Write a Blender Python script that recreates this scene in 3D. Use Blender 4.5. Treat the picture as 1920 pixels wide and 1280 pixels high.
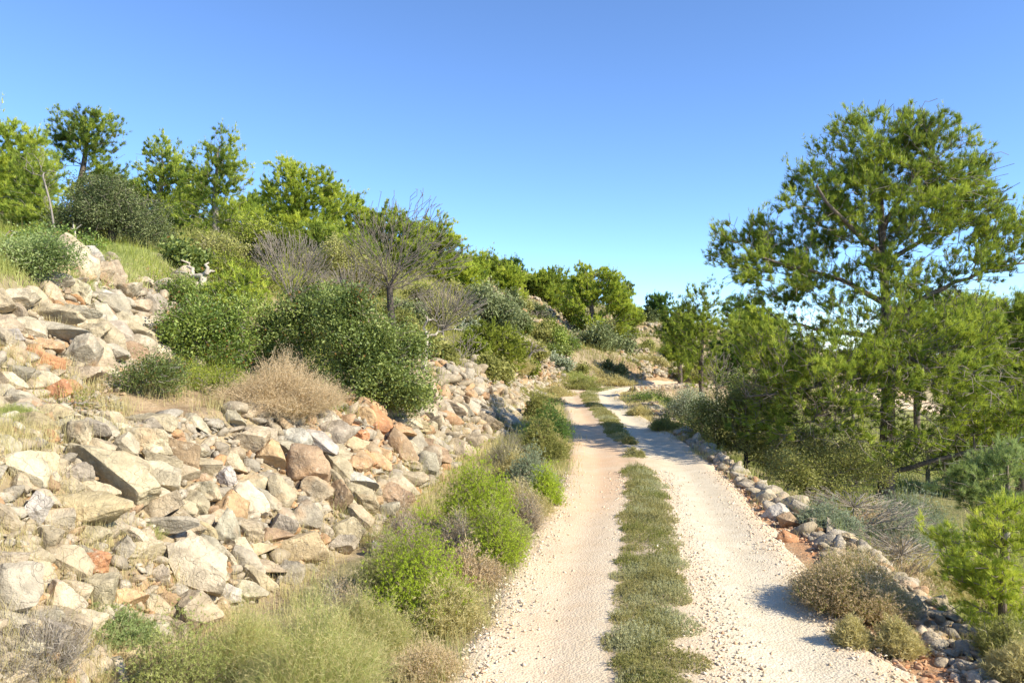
import bpy, math, random, time
import numpy as np
T0 = time.time()
for _o in list(bpy.data.objects): bpy.data.objects.remove(_o)
scene = bpy.context.scene
COL = scene.collection
R = math.radians
F = 1440.0            # focal length in photo pixels (1920 wide)
CX, CY, CAMZ = 960.0, 640.0, 2.0

# ------------------------------------------------------------------ camera
cam = bpy.data.objects.new('camera', bpy.data.cameras.new('camera'))
COL.objects.link(cam)
cam.location = (0, 0, CAMZ); cam.rotation_euler = (R(90), 0, 0)
cam.data.sensor_width = 36; cam.data.lens = 36 * F / 1920
cam.data.clip_start = 0.05; cam.data.clip_end = 3000
scene.camera = cam
# ------------------------------------------------------------------ light
SUN_EL = R(36)
SD = np.array([0.89, -0.46])                # horizontal direction towards the sun
SD = SD / np.linalg.norm(SD)
world = bpy.data.worlds.new("World"); scene.world = world; world.use_nodes = True
wn = world.node_tree.nodes; wl = world.node_tree.links
bg = wn['Background']
sky = wn.new('ShaderNodeTexSky'); sky.sky_type = 'NISHITA'; sky.sun_disc = False
sky.sun_elevation = SUN_EL
sky.sun_rotation = math.atan2(SD[0], SD[1])
sky.altitude = 4000; sky.air_density = 1.1; sky.dust_density = 0.0; sky.ozone_density = 6.5
wl.new(sky.outputs[0], bg.inputs[0]); bg.inputs[1].default_value = 0.15
sun = bpy.data.objects.new('sun', bpy.data.lights.new('sun', 'SUN'))
COL.objects.link(sun)
sun.data.energy = 4.5; sun.data.angle = R(0.53); sun.data.color = (1.0, 0.92, 0.76)
from mathutils import Vector, Matrix, Euler
_sv = Vector((SD[0] * math.cos(SUN_EL), SD[1] * math.cos(SUN_EL), math.sin(SUN_EL)))
sun.rotation_euler = _sv.to_track_quat('Z', 'Y').to_euler()
sun.location = (10, -10, 20)
vs = scene.view_settings
vs.view_transform = 'Standard'; vs.look = 'None'; vs.exposure = 1.0; vs.gamma = 1
cy = scene.cycles
cy.max_bounces = 6; cy.diffuse_bounces = 3; cy.transmission_bounces = 4; cy.transparent_max_bounces = 4
cy.caustics_reflective = False; cy.caustics_refractive = False

# ------------------------------------------------------------------ helpers
def tag(o, label=None, cat=None, group=None, kind=None):
    if label: o['label'] = label
    if cat: o['category'] = cat
    if group: o['group'] = group
    if kind: o['kind'] = kind
    return o

def empty(name, loc):
    o = bpy.data.objects.new(name, None); COL.objects.link(o); o.location = loc
    o.empty_display_size = 0.2
    return o

def mesh_np(name, V, faces, mats, parent=None, attrs=None, smooth=False, mat_idx=None, origin=None):
    """faces: list of int arrays (n,k), possibly several k. parent's location is subtracted."""
    V = np.asarray(V, dtype=np.float32)
    if not isinstance(faces, (list, tuple)): faces = [faces]
    faces = [f for f in faces if len(f)]
    off = np.zeros(3, dtype=np.float32)
    if parent is not None: off = np.array(parent.location, dtype=np.float32)
    elif origin is not None: off = np.array(origin, dtype=np.float32)
    me = bpy.data.meshes.new(name)
    me.vertices.add(len(V)); me.vertices.foreach_set('co', (V - off).ravel())
    nl = sum(f.size for f in faces); nf = sum(len(f) for f in faces)
    me.loops.add(nl); me.polygons.add(nf)
    me.loops.foreach_set('vertex_index', np.concatenate([f.ravel() for f in faces]).astype(np.int32))
    tot = np.concatenate([np.full(len(f), f.shape[1], dtype=np.int32) for f in faces])
    st = np.concatenate([[0], np.cumsum(tot)[:-1]]).astype(np.int32)
    me.polygons.foreach_set('loop_start', st)
    me.polygons.foreach_set('loop_total', tot)
    if smooth: me.polygons.foreach_set('use_smooth', np.ones(nf, dtype=bool))
    if mat_idx is not None: me.polygons.foreach_set('material_index', np.asarray(mat_idx, dtype=np.int32))
    if attrs:
        for k, a in attrs.items():
            at = me.attributes.new(k, 'FLOAT', 'POINT')
            at.data.foreach_set('value', np.asarray(a, dtype=np.float32))
    me.update(calc_edges=True)
    if not isinstance(mats, (list, tuple)): mats = [mats]
    for m in mats: me.materials.append(m)
    o = bpy.data.objects.new(name, me); COL.objects.link(o)
    if parent is not None: o.parent = parent
    elif origin is not None: o.location = origin
    return o

def unit(a):
    return a / np.maximum(np.linalg.norm(a, axis=-1, keepdims=True), 1e-9)

# value noise in 2-D / 3-D
_nr = np.random.RandomState(7)
_T = _nr.rand(256, 256)
def vnoise(x, y, s=1.0, seed=0):
    x = np.asarray(x) / s + seed * 17.31; y = np.asarray(y) / s + seed * 9.77
    xi = np.floor(x).astype(int); yi = np.floor(y).astype(int)
    fx = x - xi; fy = y - yi
    fx = fx * fx * (3 - 2 * fx); fy = fy * fy * (3 - 2 * fy)
    a = _T[xi & 255, yi & 255]; b = _T[(xi + 1) & 255, yi & 255]
    c = _T[xi & 255, (yi + 1) & 255]; d = _T[(xi + 1) & 255, (yi + 1) & 255]
    return (a * (1 - fx) + b * fx) * (1 - fy) + (c * (1 - fx) + d * fx) * fy - 0.5
_T3 = _nr.rand(32, 32, 32)
def vnoise3(P, s=1.0, seed=0):
    P = P / s + seed * 5.13
    I = np.floor(P).astype(int); f = P - I; f = f * f * (3 - 2 * f)
    out = 0
    for dx in (0, 1):
        for dy in (0, 1):
            for dz in (0, 1):
                w = (f[:, 0] if dx else 1 - f[:, 0]) * (f[:, 1] if dy else 1 - f[:, 1]) * (f[:, 2] if dz else 1 - f[:, 2])
                out = out + w * _T3[(I[:, 0] + dx) & 31, (I[:, 1] + dy) & 31, (I[:, 2] + dz) & 31]
    return out - 0.5

# ------------------------------------------------------------------ terrain profile
# columns: far left, hill, upper bank top, upper bank base, low bank crest, low bank foot,
#          road left, road right, stone edge, outer foot, lower terrace, far right
ST = [
 (-14, [(-150,18),(-9,3.0),(-5.5,2.0),(-4.5,1.0),(-3.2,.7),(-1.6,0),(-1.2,0),(1.4,0),(2.4,.02),(3.2,-.6),(8,-1.3),(90,-6)]),
 (2,   [(-200,12),(-9,3.9),(-5.6,2.7),(-4.5,1.35),(-3.3,1.0),(-1.9,0),(-.7,0),(1.9,0),(2.8,.05),(3.5,-.6),(8,-1.2),(90,-6)]),
 (5,   [(-200,12),(-9.5,4.2),(-6.2,2.9),(-4.5,1.42),(-3.4,1.22),(-2.15,0),(-.25,0),(2.3,0),(3.15,.06),(3.75,-.65),(8,-1.2),(90,-6)]),
 (7.5, [(-200,12),(-10,4.5),(-6.3,2.95),(-4.35,1.5),(-3.2,1.28),(-1.55,0),(.2,0),(2.6,0),(3.3,.06),(3.9,-.7),(8,-1.1),(90,-6)]),
 (10,  [(-200,12),(-10,3.8),(-6.0,3.0),(-4.6,1.55),(-1.95,.9),(-1.05,0),(.65,0),(2.95,0),(3.35,.06),(4.0,-.7),(9,-1.1),(90,-6)]),
 (13,  [(-200,12),(-11,4.0),(-6.6,3.3),(-5.0,1.9),(-1.7,1.1),(-.7,0),(1.0,0),(3.2,0),(3.5,.06),(4.3,-.8),(9,-1.1),(90,-6)]),
 (18,  [(-200,12),(-12,4.5),(-7.5,4.0),(-5.2,2.5),(-1.0,1.3),(.1,0),(1.5,0),(3.3,0),(3.8,.06),(5,-.8),(10,-1.2),(90,-7)]),
 (24,  [(-200,12),(-13,5.5),(-8.5,5.0),(-5,3.2),(-.4,1.25),(.7,0),(1.75,0),(3.7,0),(4.4,.06),(5.6,-.8),(12,-1.4),(90,-8)]),
 (30,  [(-200,13),(-14,6.3),(-9,5.8),(-4.5,4.2),(0,1.5),(1.4,0),(2.2,0),(4.4,0),(5.2,.06),(6.6,-.7),(14,-1.6),(90,-9)]),
 (34,  [(-200,14),(-14,6.9),(-9,6.4),(-4,4.9),(.8,1.8),(3.6,.1),(4.2,0),(12,0),(13,.05),(15,-.7),(22,-2),(95,-9)]),
 (37.5,[(-200,15),(-14,7.4),(-9,6.9),(-3.5,5.4),(2,2.2),(9.5,.35),(11,0),(17,0),(18,.05),(20,-.6),(28,-2.5),(100,-10)]),
 (42,  [(-200,16),(-15,8.2),(-9,7.6),(-3,6.0),(4,2.2),(12,1.2),(15,1.0),(19,.7),(22,.3),(25,-.7),(35,-3),(110,-11)]),
 (50,  [(-200,17),(-15,9),(-9,8.4),(-2,7),(5,3.7),(12,3.0),(15,2.4),(20,1.5),(25,.5),(30,-.7),(45,-4),(130,-12)]),
 (60,  [(-220,17),(-16,10),(-9,9.3),(-1,8.2),(7,4.6),(15,3.0),(19,2.3),(24,1.2),(30,0),(36,-2),(50,-6),(150,-15)]),
 (90,  [(-250,17),(-20,10),(-9,9),(0,7.5),(10,4.0),(22,1.5),(27,.5),(33,-1),(40,-3),(48,-5),(65,-9),(200,-20)]),
 (200, [(-350,14),(-60,10),(-30,8),(0,4),(20,0),(50,-4),(60,-5),(75,-7),(90,-9),(110,-11),(150,-15),(400,-25)]),
 (900, [(-900,0),(-500,-5),(-300,-8),(0,-20),(60,-22),(120,-24),(160,-25),(200,-26),(260,-28),(320,-30),(400,-32),(900,-40)]),
]
_sy = np.array([s[0] for s in ST], float)
_sx = np.array([[p[0] for p in s[1]] for s in ST]); _sz = np.array([[p[1] for p in s[1]] for s in ST])
_fy = np.concatenate([np.arange(-14, 60, .1), np.arange(60, 900, 2.)])
_fx = np.stack([np.interp(_fy, _sy, _sx[:, k]) for k in range(12)], 1)
_fz = np.stack([np.interp(_fy, _sy, _sz[:, k]) for k in range(12)], 1)
_k = np.exp(-np.linspace(-2, 2, 15) ** 2); _k /= _k.sum()       # smooth along Y
for k in range(12):
    for A in (_fx, _fz):
        pad = np.concatenate([np.full(7, A[0, k]), A[:, k], np.full(7, A[-1, k])])
        A[:, k] = np.convolve(pad, _k, 'valid')

def _rows(y):
    r = np.interp(np.clip(y, -14, 899), _fy, np.arange(len(_fy)))
    i = np.clip(np.floor(r).astype(int), 0, len(_fy) - 2); return i, (r - i)[..., None]
def prof(x, y):
    x = np.atleast_1d(np.asarray(x, float)); y = np.atleast_1d(np.asarray(y, float))
    i, f = _rows(y)
    X = _fx[i] * (1 - f) + _fx[i + 1] * f; Z = _fz[i] * (1 - f) + _fz[i + 1] * f
    j = np.clip((x[..., None] > X).sum(-1) - 1, 0, 10)
    g = np.arange(len(x))
    x0, x1 = X[g, j], X[g, j + 1]; z0, z1 = Z[g, j], Z[g, j + 1]
    t = np.clip((x - x0) / (x1 - x0), 0, 1)
    return j + t, z0 + (z1 - z0) * t, x - X[:, 6], X[:, 7] - x
def H(x, y):
    x = np.asarray(x, float); sh = x.shape
    x = np.atleast_1d(x).ravel(); y = np.broadcast_to(np.asarray(y, float), sh).ravel() if sh else np.atleast_1d(np.asarray(y, float))
    s, z, dl, dr = prof(x, y)
    off = np.clip(np.minimum(np.maximum(-dl, -dr), 1.2), 0, 1.2) / 1.2       # 0 on road
    far = np.clip((y - 20) / 60, 0, 1)
    z = z + off * (vnoise(x, y, 1.7, 1) * .22 + vnoise(x, y, .55, 2) * .09 + vnoise(x, y, .21, 3) * .035)
    z = z + off * far * vnoise(x, y, 7, 4) * .9
    # terraces on the far slope
    m = np.clip((y - 36) / 4, 0, 1) * np.clip((62 - y) / 6, 0, 1) * np.clip((s - 2.2) / .6, 0, 1) * np.clip((7.5 - s) / .8, 0, 1)
    q = z / .75; fr = q - np.floor(q); stp = (np.floor(q) + np.clip((fr - .55) / .3, 0, 1)) * .75
    z = z * (1 - m * .8) + stp * m * .8
    return z.reshape(sh) if sh else float(z[0])
def Sc(x, y):
    return prof(x, y)[0]
def px2x(px, Y): return (px - CX) / F * Y
def py2z(py, Y): return CAMZ + (CY - py) / F * Y
_ty = np.concatenate([np.arange(2.2, 20, .02), np.arange(20, 70, .08)])
def cast(px, py):
    xs = (px - CX) / F * _ty; zs = CAMZ + (CY - py) / F * _ty
    hit = np.nonzero(zs < H(xs, _ty))[0]
    if len(hit) == 0: return None
    i = hit[0]; return np.array([xs[i], _ty[i], zs[i]])

# ------------------------------------------------------------------ materials
def new_mat(name):
    m = bpy.data.materials.new(name); m.use_nodes = True
    nt = m.node_tree; nt.nodes.clear()
    out = nt.nodes.new('ShaderNodeOutputMaterial')
    return m, nt, out
def ramp(nt, fac, stops):
    r = nt.nodes.new('ShaderNodeValToRGB'); e = r.color_ramp.elements
    while len(e) > 1: e.remove(e[-1])
    e[0].position = stops[0][0]; e[0].color = (*stops[0][1], 1)
    for p, c in stops[1:]:
        k = e.new(p); k.color = (*c, 1)
    nt.links.new(fac, r.inputs[0]); return r.outputs[0]
def noise(nt, vec, scale, detail=3, rough=.55):
    n = nt.nodes.new('ShaderNodeTexNoise'); n.inputs['Scale'].default_value = scale
    n.inputs['Detail'].default_value = detail; n.inputs['Roughness'].default_value = rough
    if vec is not None: nt.links.new(vec, n.inputs['Vector'])
    return n.outputs[0]
def math_n(nt, op, a, b=None, clamp=False):
    m = nt.nodes.new('ShaderNodeMath'); m.operation = op; m.use_clamp = clamp
    for i, v in enumerate((a, b)):
        if v is None: continue
        if isinstance(v, (int, float)): m.inputs[i].default_value = v
        else: nt.links.new(v, m.inputs[i])
    return m.outputs[0]
def mixc(nt, fac, a, b, mode='MIX'):
    m = nt.nodes.new('ShaderNodeMix'); m.data_type = 'RGBA'; m.blend_type = mode
    for sock, v in ((m.inputs[0], fac), (m.inputs[6], a), (m.inputs[7], b)):
        if isinstance(v, (int, float)): sock.default_value = v
        elif isinstance(v, tuple): sock.default_value = (*v, 1)
        else: nt.links.new(v, sock)
    return m.outputs[2]
def coords(nt, kind='Position'):
    if kind == 'Position':
        return nt.nodes.new('ShaderNodeNewGeometry').outputs['Position']
    return nt.nodes.new('ShaderNodeTexCoord').outputs[kind]
def bump(nt, h, strength, dist):
    b = nt.nodes.new('ShaderNodeBump'); b.inputs['Strength'].default_value = strength
    b.inputs['Distance'].default_value = dist; nt.links.new(h, b.inputs['Height']); return b.outputs[0]
def pbsdf(nt, out, col, rough=.9, normal=None, spec=.25):
    p = nt.nodes.new('ShaderNodeBsdfPrincipled')
    if isinstance(col, tuple): p.inputs['Base Color'].default_value = (*col, 1)
    else: nt.links.new(col, p.inputs['Base Color'])
    p.inputs['Roughness'].default_value = rough; p.inputs['Specular IOR Level'].default_value = spec
    if normal is not None: nt.links.new(normal, p.inputs['Normal'])
    nt.links.new(p.outputs[0], out.inputs[0]); return p

def leaf_mat(name, c_dark, c_mid, c_light, trans=.35, gloss=.0, dry=None, tw=.6):
    """leaf colour varies leaf by leaf (island) and shoot by shoot (attribute t)."""
    G_ = 1.38; c_dark, c_mid, c_light = [tuple(min(.75, v * G_) for v in c) for c in (c_dark, c_mid, c_light)]; gloss = gloss * .35
    m, nt, out = new_mat(name)
    g = nt.nodes.new('ShaderNodeNewGeometry')
    at = nt.nodes.new('ShaderNodeAttribute'); at.attribute_name = 't'
    f = math_n(nt, 'ADD', math_n(nt, 'MULTIPLY', g.outputs['Random Per Island'], 1 - tw), math_n(nt, 'MULTIPLY', at.outputs['Fac'], tw))
    stops = [(0, c_dark), (.5, c_mid), (1, c_light)]
    if dry: stops = [(0, dry), (.06, dry), (.1, c_dark), (.5, c_mid), (1, c_light)]
    c = ramp(nt, f, stops)
    d = nt.nodes.new('ShaderNodeBsdfDiffuse'); t = nt.nodes.new('ShaderNodeBsdfTranslucent')
    nt.links.new(c, d.inputs[0]); nt.links.new(mixc(nt, .35, c, (min(1, c_light[0]*1.3), min(1, c_light[1]*1.4), c_light[2] * .6)), t.inputs[0])
    mx = nt.nodes.new('ShaderNodeMixShader'); mx.inputs[0].default_value = trans
    nt.links.new(d.outputs[0], mx.inputs[1]); nt.links.new(t.outputs[0], mx.inputs[2])
    last = mx.outputs[0]
    if gloss:
        gl = nt.nodes.new('ShaderNodeBsdfGlossy'); gl.inputs['Roughness'].default_value = .6
        m2 = nt.nodes.new('ShaderNodeMixShader'); m2.inputs[0].default_value = gloss
        nt.links.new(last, m2.inputs[1]); nt.links.new(gl.outputs[0], m2.inputs[2]); last = m2.outputs[0]
    nt.links.new(last, out.inputs[0]); return m

def bark_mat(name, a, b, scale=8):
    m, nt, out = new_mat(name)
    v = coords(nt)
    mp = nt.nodes.new('ShaderNodeMapping'); mp.inputs['Scale'].default_value = (1, 1, .35)
    nt.links.new(v, mp.inputs[0])
    n = noise(nt, mp.outputs[0], scale * 3, 5, .7)
    c = ramp(nt, n, [(.3, a), (.7, b)])
    at = nt.nodes.new('ShaderNodeAttribute'); at.attribute_name = 'thin'
    c = mixc(nt, math_n(nt, 'MULTIPLY', at.outputs['Fac'], .6), c, (.29, .245, .19))
    pbsdf(nt, out, c, .9, bump(nt, n, .6, .02)); return m

def stick_mat(name, a, b):
    m, nt, out = new_mat(name)
    g = nt.nodes.new('ShaderNodeNewGeometry')
    c = ramp(nt, g.outputs['Random Per Island'], [(0, a), (1, b)])
    d = nt.nodes.new('ShaderNodeBsdfDiffuse'); nt.links.new(c, d.inputs[0]); nt.links.new(d.outputs[0], out.inputs[0])
    return m

M = {}
M['pine'] = leaf_mat('pine_needles', (.035, .065, .018), (.16, .22, .032), (.48, .50, .08), .30, .04, dry=(.17, .12, .03))
M['pine_bright'] = leaf_mat('bright_pine_needles', (.055, .10, .02), (.26, .325, .04), (.56, .58, .10), .33, .03)
M['pine_dark'] = leaf_mat('dark_pine_needles', (.035, .075, .022), (.085, .15, .035), (.19, .26, .05), .35, .04)
M['oak'] = leaf_mat('holm_oak_leaves', (.035, .05, .018), (.09, .11, .04), (.22, .24, .10), .2, .06)
M['mastic'] = leaf_mat('mastic_leaves', (.04, .065, .018), (.115, .155, .035), (.29, .32, .09), .3, .09, dry=(.25, .12, .03))
M['carob'] = leaf_mat('glossy_leaves', (.05, .085, .018), (.14, .20, .035), (.32, .36, .08), .35, .10, dry=(.28, .12, .03))
M['olive'] = leaf_mat('olive_leaves', (.06, .08, .03), (.135, .16, .07), (.25, .27, .14), .2, .0)
M['rosemary'] = leaf_mat('rosemary_leaves', (.12, .17, .015), (.27, .34, .03), (.44, .50, .08), .35, .0)
M['heath'] = leaf_mat('heath_leaves', (.09, .10, .03), (.22, .22, .07), (.36, .34, .13), .3)
M['lavender'] = leaf_mat('grey_leaves', (.12, .14, .08), (.22, .25, .16), (.36, .38, .28), .25)
M['juniper'] = leaf_mat('juniper_leaves', (.07, .09, .015), (.16, .19, .03), (.30, .32, .06), .25)
M['herb'] = leaf_mat('herb_leaves', (.09, .13, .045), (.19, .24, .09), (.34, .39, .18), .4)
M['drygrass'] = leaf_mat('dry_grass', (.22, .18, .08), (.38, .33, .16), (.55, .48, .27), .35)
M['greengrass'] = leaf_mat('green_grass', (.14, .17, .05), (.28, .30, .10), (.44, .44, .20), .4)
M['drybush'] = leaf_mat('dry_twigs', (.27, .20, .12), (.42, .32, .20), (.56, .45, .30), .25)
M['median'] = leaf_mat('thyme_leaves', (.14, .165, .04), (.25, .22, .09), (.34, .34, .20), .3, tw=.85)
M['bark'] = bark_mat('pine_bark', (.06, .045, .035), (.20, .155, .12))
M['bark_grey'] = bark_mat('grey_bark', (.14, .12, .10), (.34, .30, .25))
M['bark_dark'] = bark_mat('dark_bark', (.035, .028, .022), (.12, .10, .08))
M['dead'] = bark_mat('bleached_wood', (.30, .25, .19), (.62, .55, .44))
M['twig'] = stick_mat('grey_twigs', (.16, .13, .10), (.42, .37, .30))
M['twig_brown'] = stick_mat('brown_twigs', (.10, .075, .05), (.30, .23, .16))

# stone: base tint from the object's own colour, stains and lichen from noise
def stone_mat(name, per_island=False):
    m, nt, out = new_mat(name)
    oi = nt.nodes.new('ShaderNodeObjectInfo')
    tc = coords(nt)
    n1 = noise(nt, tc, 5.5, 5, .62); n2 = noise(nt, tc, 21, 5, .7); n3 = noise(nt, tc, 2.3, 3, .5)
    if per_island:
        g = nt.nodes.new('ShaderNodeNewGeometry')
        base = ramp(nt, g.outputs['Random Per Island'], [(0, (.36, .29, .19)), (.25, (.46, .38, .27)), (.5, (.38, .33, .25)), (.62, (.52, .45, .34)),
                                                         (.82, (.44, .33, .20)), (.93, (.48, .27, .13)), (1, (.40, .34, .25))])
    else:
        base = oi.outputs['Color']
    dark = mixc(nt, 1.0, base, (.50, .50, .50), 'MULTIPLY')
    c = mixc(nt, math_n(nt, 'MULTIPLY', ramp(nt, n1, [(.42, (0, 0, 0)), (.62, (1, 1, 1))]), .72), base, dark)
    c = mixc(nt, math_n(nt, 'MULTIPLY', ramp(nt, n3, [(.60, (0, 0, 0)), (.72, (1, 1, 1))]), .45), c, (.52, .30, .14))
    c = mixc(nt, math_n(nt, 'MULTIPLY', ramp(nt, n2, [(.56, (0, 0, 0)), (.72, (1, 1, 1))]), .55), c, (.66, .58, .44))
    c = mixc(nt, math_n(nt, 'MULTIPLY', ramp(nt, n2, [(.30, (1, 1, 1)), (.42, (0, 0, 0))]), .65), c, (.19, .16, .12))
    vo = nt.nodes.new('ShaderNodeTexVoronoi'); vo.feature = 'DISTANCE_TO_EDGE'; vo.inputs['Scale'].default_value = 3.6
    nd = nt.nodes.new('ShaderNodeVectorMath'); nd.operation = 'ADD'
    nn = nt.nodes.new('ShaderNodeTexNoise'); nn.inputs['Scale'].default_value = 6; nt.links.new(tc, nn.inputs['Vector'])
    nt.links.new(tc, nd.inputs[0]); 
    sc = nt.nodes.new('ShaderNodeVectorMath'); sc.operation = 'SCALE'; sc.inputs['Scale'].default_value = .5
    nt.links.new(nn.outputs['Color'], sc.inputs[0]); nt.links.new(sc.outputs[0], nd.inputs[1])
    nt.links.new(nd.outputs[0], vo.inputs['Vector'])
    crack = ramp(nt, vo.outputs['Distance'], [(0, (0, 0, 0)), (.012, (1, 1, 1))])
    h = math_n(nt, 'ADD', math_n(nt, 'MULTIPLY', n1, 1.0), math_n(nt, 'MULTIPLY', n2, .5))
    h = math_n(nt, 'ADD', h, math_n(nt, 'MULTIPLY', crack, .12))
    pbsdf(nt, out, c, .92, bump(nt, h, .9, .045), .15)
    return m
M['stone'] = stone_mat('limestone'); M['rubble'] = stone_mat('limestone_rubble', True)

# ground: earth, red soil, dry litter, green patches
def ground_mat():
    m, nt, out = new_mat('hillside_soil')
    p = coords(nt)
    n1 = noise(nt, p, .55, 5, .6); n2 = noise(nt, p, 3.1, 5, .65); n3 = noise(nt, p, 26, 4, .7); n4 = noise(nt, p, .22, 4, .6)
    c = ramp(nt, n2, [(.3, (.17, .12, .07)), (.5, (.32, .25, .15)), (.7, (.44, .35, .22))])
    c = mixc(nt, math_n(nt, 'MULTIPLY', ramp(nt, n1, [(.56, (0, 0, 0)), (.66, (1, 1, 1))]), .6), c, (.44, .25, .13))
    at = nt.nodes.new('ShaderNodeAttribute'); at.attribute_name = 'veg'
    veg = math_n(nt, 'MULTIPLY', at.outputs['Fac'], ramp(nt, n4, [(.30, (.35, .35, .35)), (.55, (1, 1, 1))]))
    vc = ramp(nt, n2, [(.3, (.10, .12, .04)), (.6, (.22, .21, .09)), (.75, (.34, .29, .15))])
    c = mixc(nt, veg, c, vc)
    at2 = nt.nodes.new('ShaderNodeAttribute'); at2.attribute_name = 'red'
    c = mixc(nt, math_n(nt, 'MULTIPLY', at2.outputs['Fac'], ramp(nt, n2, [(.35, (.3, .3, .3)), (.55, (1, 1, 1))])), c, (.55, .26, .12))
    c = mixc(nt, math_n(nt, 'MULTIPLY', ramp(nt, n3, [(.55, (0, 0, 0)), (.7, (1, 1, 1))]), .5), c, (.52, .45, .33))
    h = math_n(nt, 'ADD', math_n(nt, 'MULTIPLY', n3, .6), n2)
    pbsdf(nt, out, c, .95, bump(nt, h, .9, .05), .1); return m
def road_mat():
    m, nt, out = new_mat('limestone_gravel')
    p = coords(nt)
    vo = nt.nodes.new('ShaderNodeTexVoronoi'); vo.inputs['Scale'].default_value = 62; nt.links.new(p, vo.inputs['Vector'])
    vb = nt.nodes.new('ShaderNodeTexVoronoi'); vb.inputs['Scale'].default_value = 31; nt.links.new(p, vb.inputs['Vector'])
    n1 = noise(nt, p, .9, 5, .6); n2 = noise(nt, p, 90, 3, .7); n3 = noise(nt, p, 4.5, 5, .65)
    c = ramp(nt, vo.outputs['Color'], [(0, (.48, .38, .25)), (.35, (.60, .51, .37)), (.75, (.68, .60, .46)), (1, (.50, .42, .30))])
    c = mixc(nt, .62, c, ramp(nt, n3, [(.3, (.50, .41, .275)), (.65, (.64, .555, .415))]))
    at = nt.nodes.new('ShaderNodeAttribute'); at.attribute_name = 'red'
    rr = math_n(nt, 'MULTIPLY', at.outputs['Fac'], ramp(nt, n1, [(.30, (.45, .45, .45)), (.6, (1, 1, 1))]), True)
    c = mixc(nt, rr, c, mixc(nt, .35, (.62, .37, .20), c))
    at2 = nt.nodes.new('ShaderNodeAttribute'); at2.attribute_name = 'mid'
    c = mixc(nt, at2.outputs['Fac'], c, ramp(nt, n3, [(.35, (.20, .15, .09)), (.65, (.42, .34, .23))]))
    sp = math_n(nt, 'MULTIPLY', ramp(nt, n2, [(.30, (1, 1, 1)), (.40, (0, 0, 0))]), .5)
    c = mixc(nt, sp, c, (.26, .20, .13))
    h = math_n(nt, 'SUBTRACT', math_n(nt, 'MULTIPLY', n3, .5), math_n(nt, 'ADD', vo.outputs['Distance'], math_n(nt, 'MULTIPLY', vb.outputs['Distance'], .5)))
    pbsdf(nt, out, c, .95, bump(nt, h, .38, .014), .1); return m
M['ground'] = ground_mat(); M['road'] = road_mat()

# ------------------------------------------------------------------ ground
def build_ground():
    ys = np.concatenate([np.arange(-12, 1.5, .5), np.arange(1.5, 9, .06), np.arange(9, 20, .12), np.arange(20, 64, .35), np.geomspace(64, 890, 40)])
    us = np.concatenate([-np.geomspace(24, 1.02, 60)[:-0 or None], np.linspace(-1, 1, 230)[1:-1], np.geomspace(1.02, 24, 60)])
    Y, U = np.meshgrid(ys, us, indexing='ij')
    W = 2.4 + .78 * np.clip(Y, 0, None)
    X = U * W + np.clip(Y, 0, 8) * -.02
    Z = H(X, Y)
    s, _, dl, dr = prof(X.ravel(), Y.ravel())
    V = np.stack([X, Y, Z], -1).reshape(-1, 3)
    veg = np.clip(1 - np.abs(s - 1.5) / 1.3, 0, 1) + np.clip((s - 8.6) / .8, 0, 1) + np.clip((Y.ravel() - 17) / 10, 0, 1) * (s < 4) * .8
    veg = np.maximum(veg, ((s > 5.1) & (s < 5.9)) * .65)
    red = np.clip(1 - np.abs(s - 7.4) / .55, 0, 1) * (Y.ravel() < 11) * .9 + np.exp(-((V[:, 0] + 1.9) / .5) ** 2 - ((V[:, 1] - 9.6) / 1.0) ** 2)
    red += ((s > 3) & (s < 4)) * (Y.ravel() < 9) * .15
    red += .3 * np.exp(-((V[:, 1] - 35.9) / .8) ** 2) * ((s > 4.2) & (s < 6.2)) * (V[:, 0] > 5)
    nr, nc = Y.shape
    i = np.arange(nr - 1)[:, None] * nc + np.arange(nc - 1)[None]
    Fq = np.stack([i, i + 1, i + nc + 1, i + nc], -1).reshape(-1, 4)
    o = mesh_np('ground', V, Fq, M['ground'], attrs={'veg': np.clip(veg, 0, 1), 'red': np.clip(red, 0, 1)}, smooth=True)
    tag(o, 'stony hillside soil with dry litter and red earth around the gravel track', None, None, 'structure')
build_ground()

# ------------------------------------------------------------------ road
L_e = np.array([(-1.6,-9),(-1.2,-2),(-.9,1),(-.28,4.5),(.28,8),(.81,11.1),(1.42,18),(1.66,24),(1.85,28),(2.5,31.6),(4.2,34.1),(7.9,36.0),(13,37.1),(20,37.6)])
R_e = np.array([(1.0,-9),(1.3,-2),(1.7,1),(2.2,4.5),(2.6,8),(3.0,11.1),(3.3,16),(3.4,21),(3.65,26),(4.0,29.0),(4.9,31.6),(7.5,33.8),(12.5,35.0),(20,35.4)])
ML = np.array([-.2,-.1,0,.53,1.14,1.69,2.14,2.3,2.52,3.1,3.9,6.5,12.5,20]); 
S_L = np.array([(-.3,-9),(-.1,-2),(.1,1),(.56,4.5),(1.16,8),(1.70,11.1),(2.15,17.2),(2.3,21),(2.45,26),(2.85,29.6),(4.1,32.6),(7.6,35.0),(12.7,36.0),(20,36.4)])
S_R = np.array([(.3,-9),(.5,-2),(.7,1),(1.12,4.5),(1.66,8),(2.06,11.1),(2.45,17.2),(2.62,21),(2.85,26),(3.3,29.5),(4.5,32.2),(7.7,34.5),(12.8,35.6),(20,36.1)])
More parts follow.
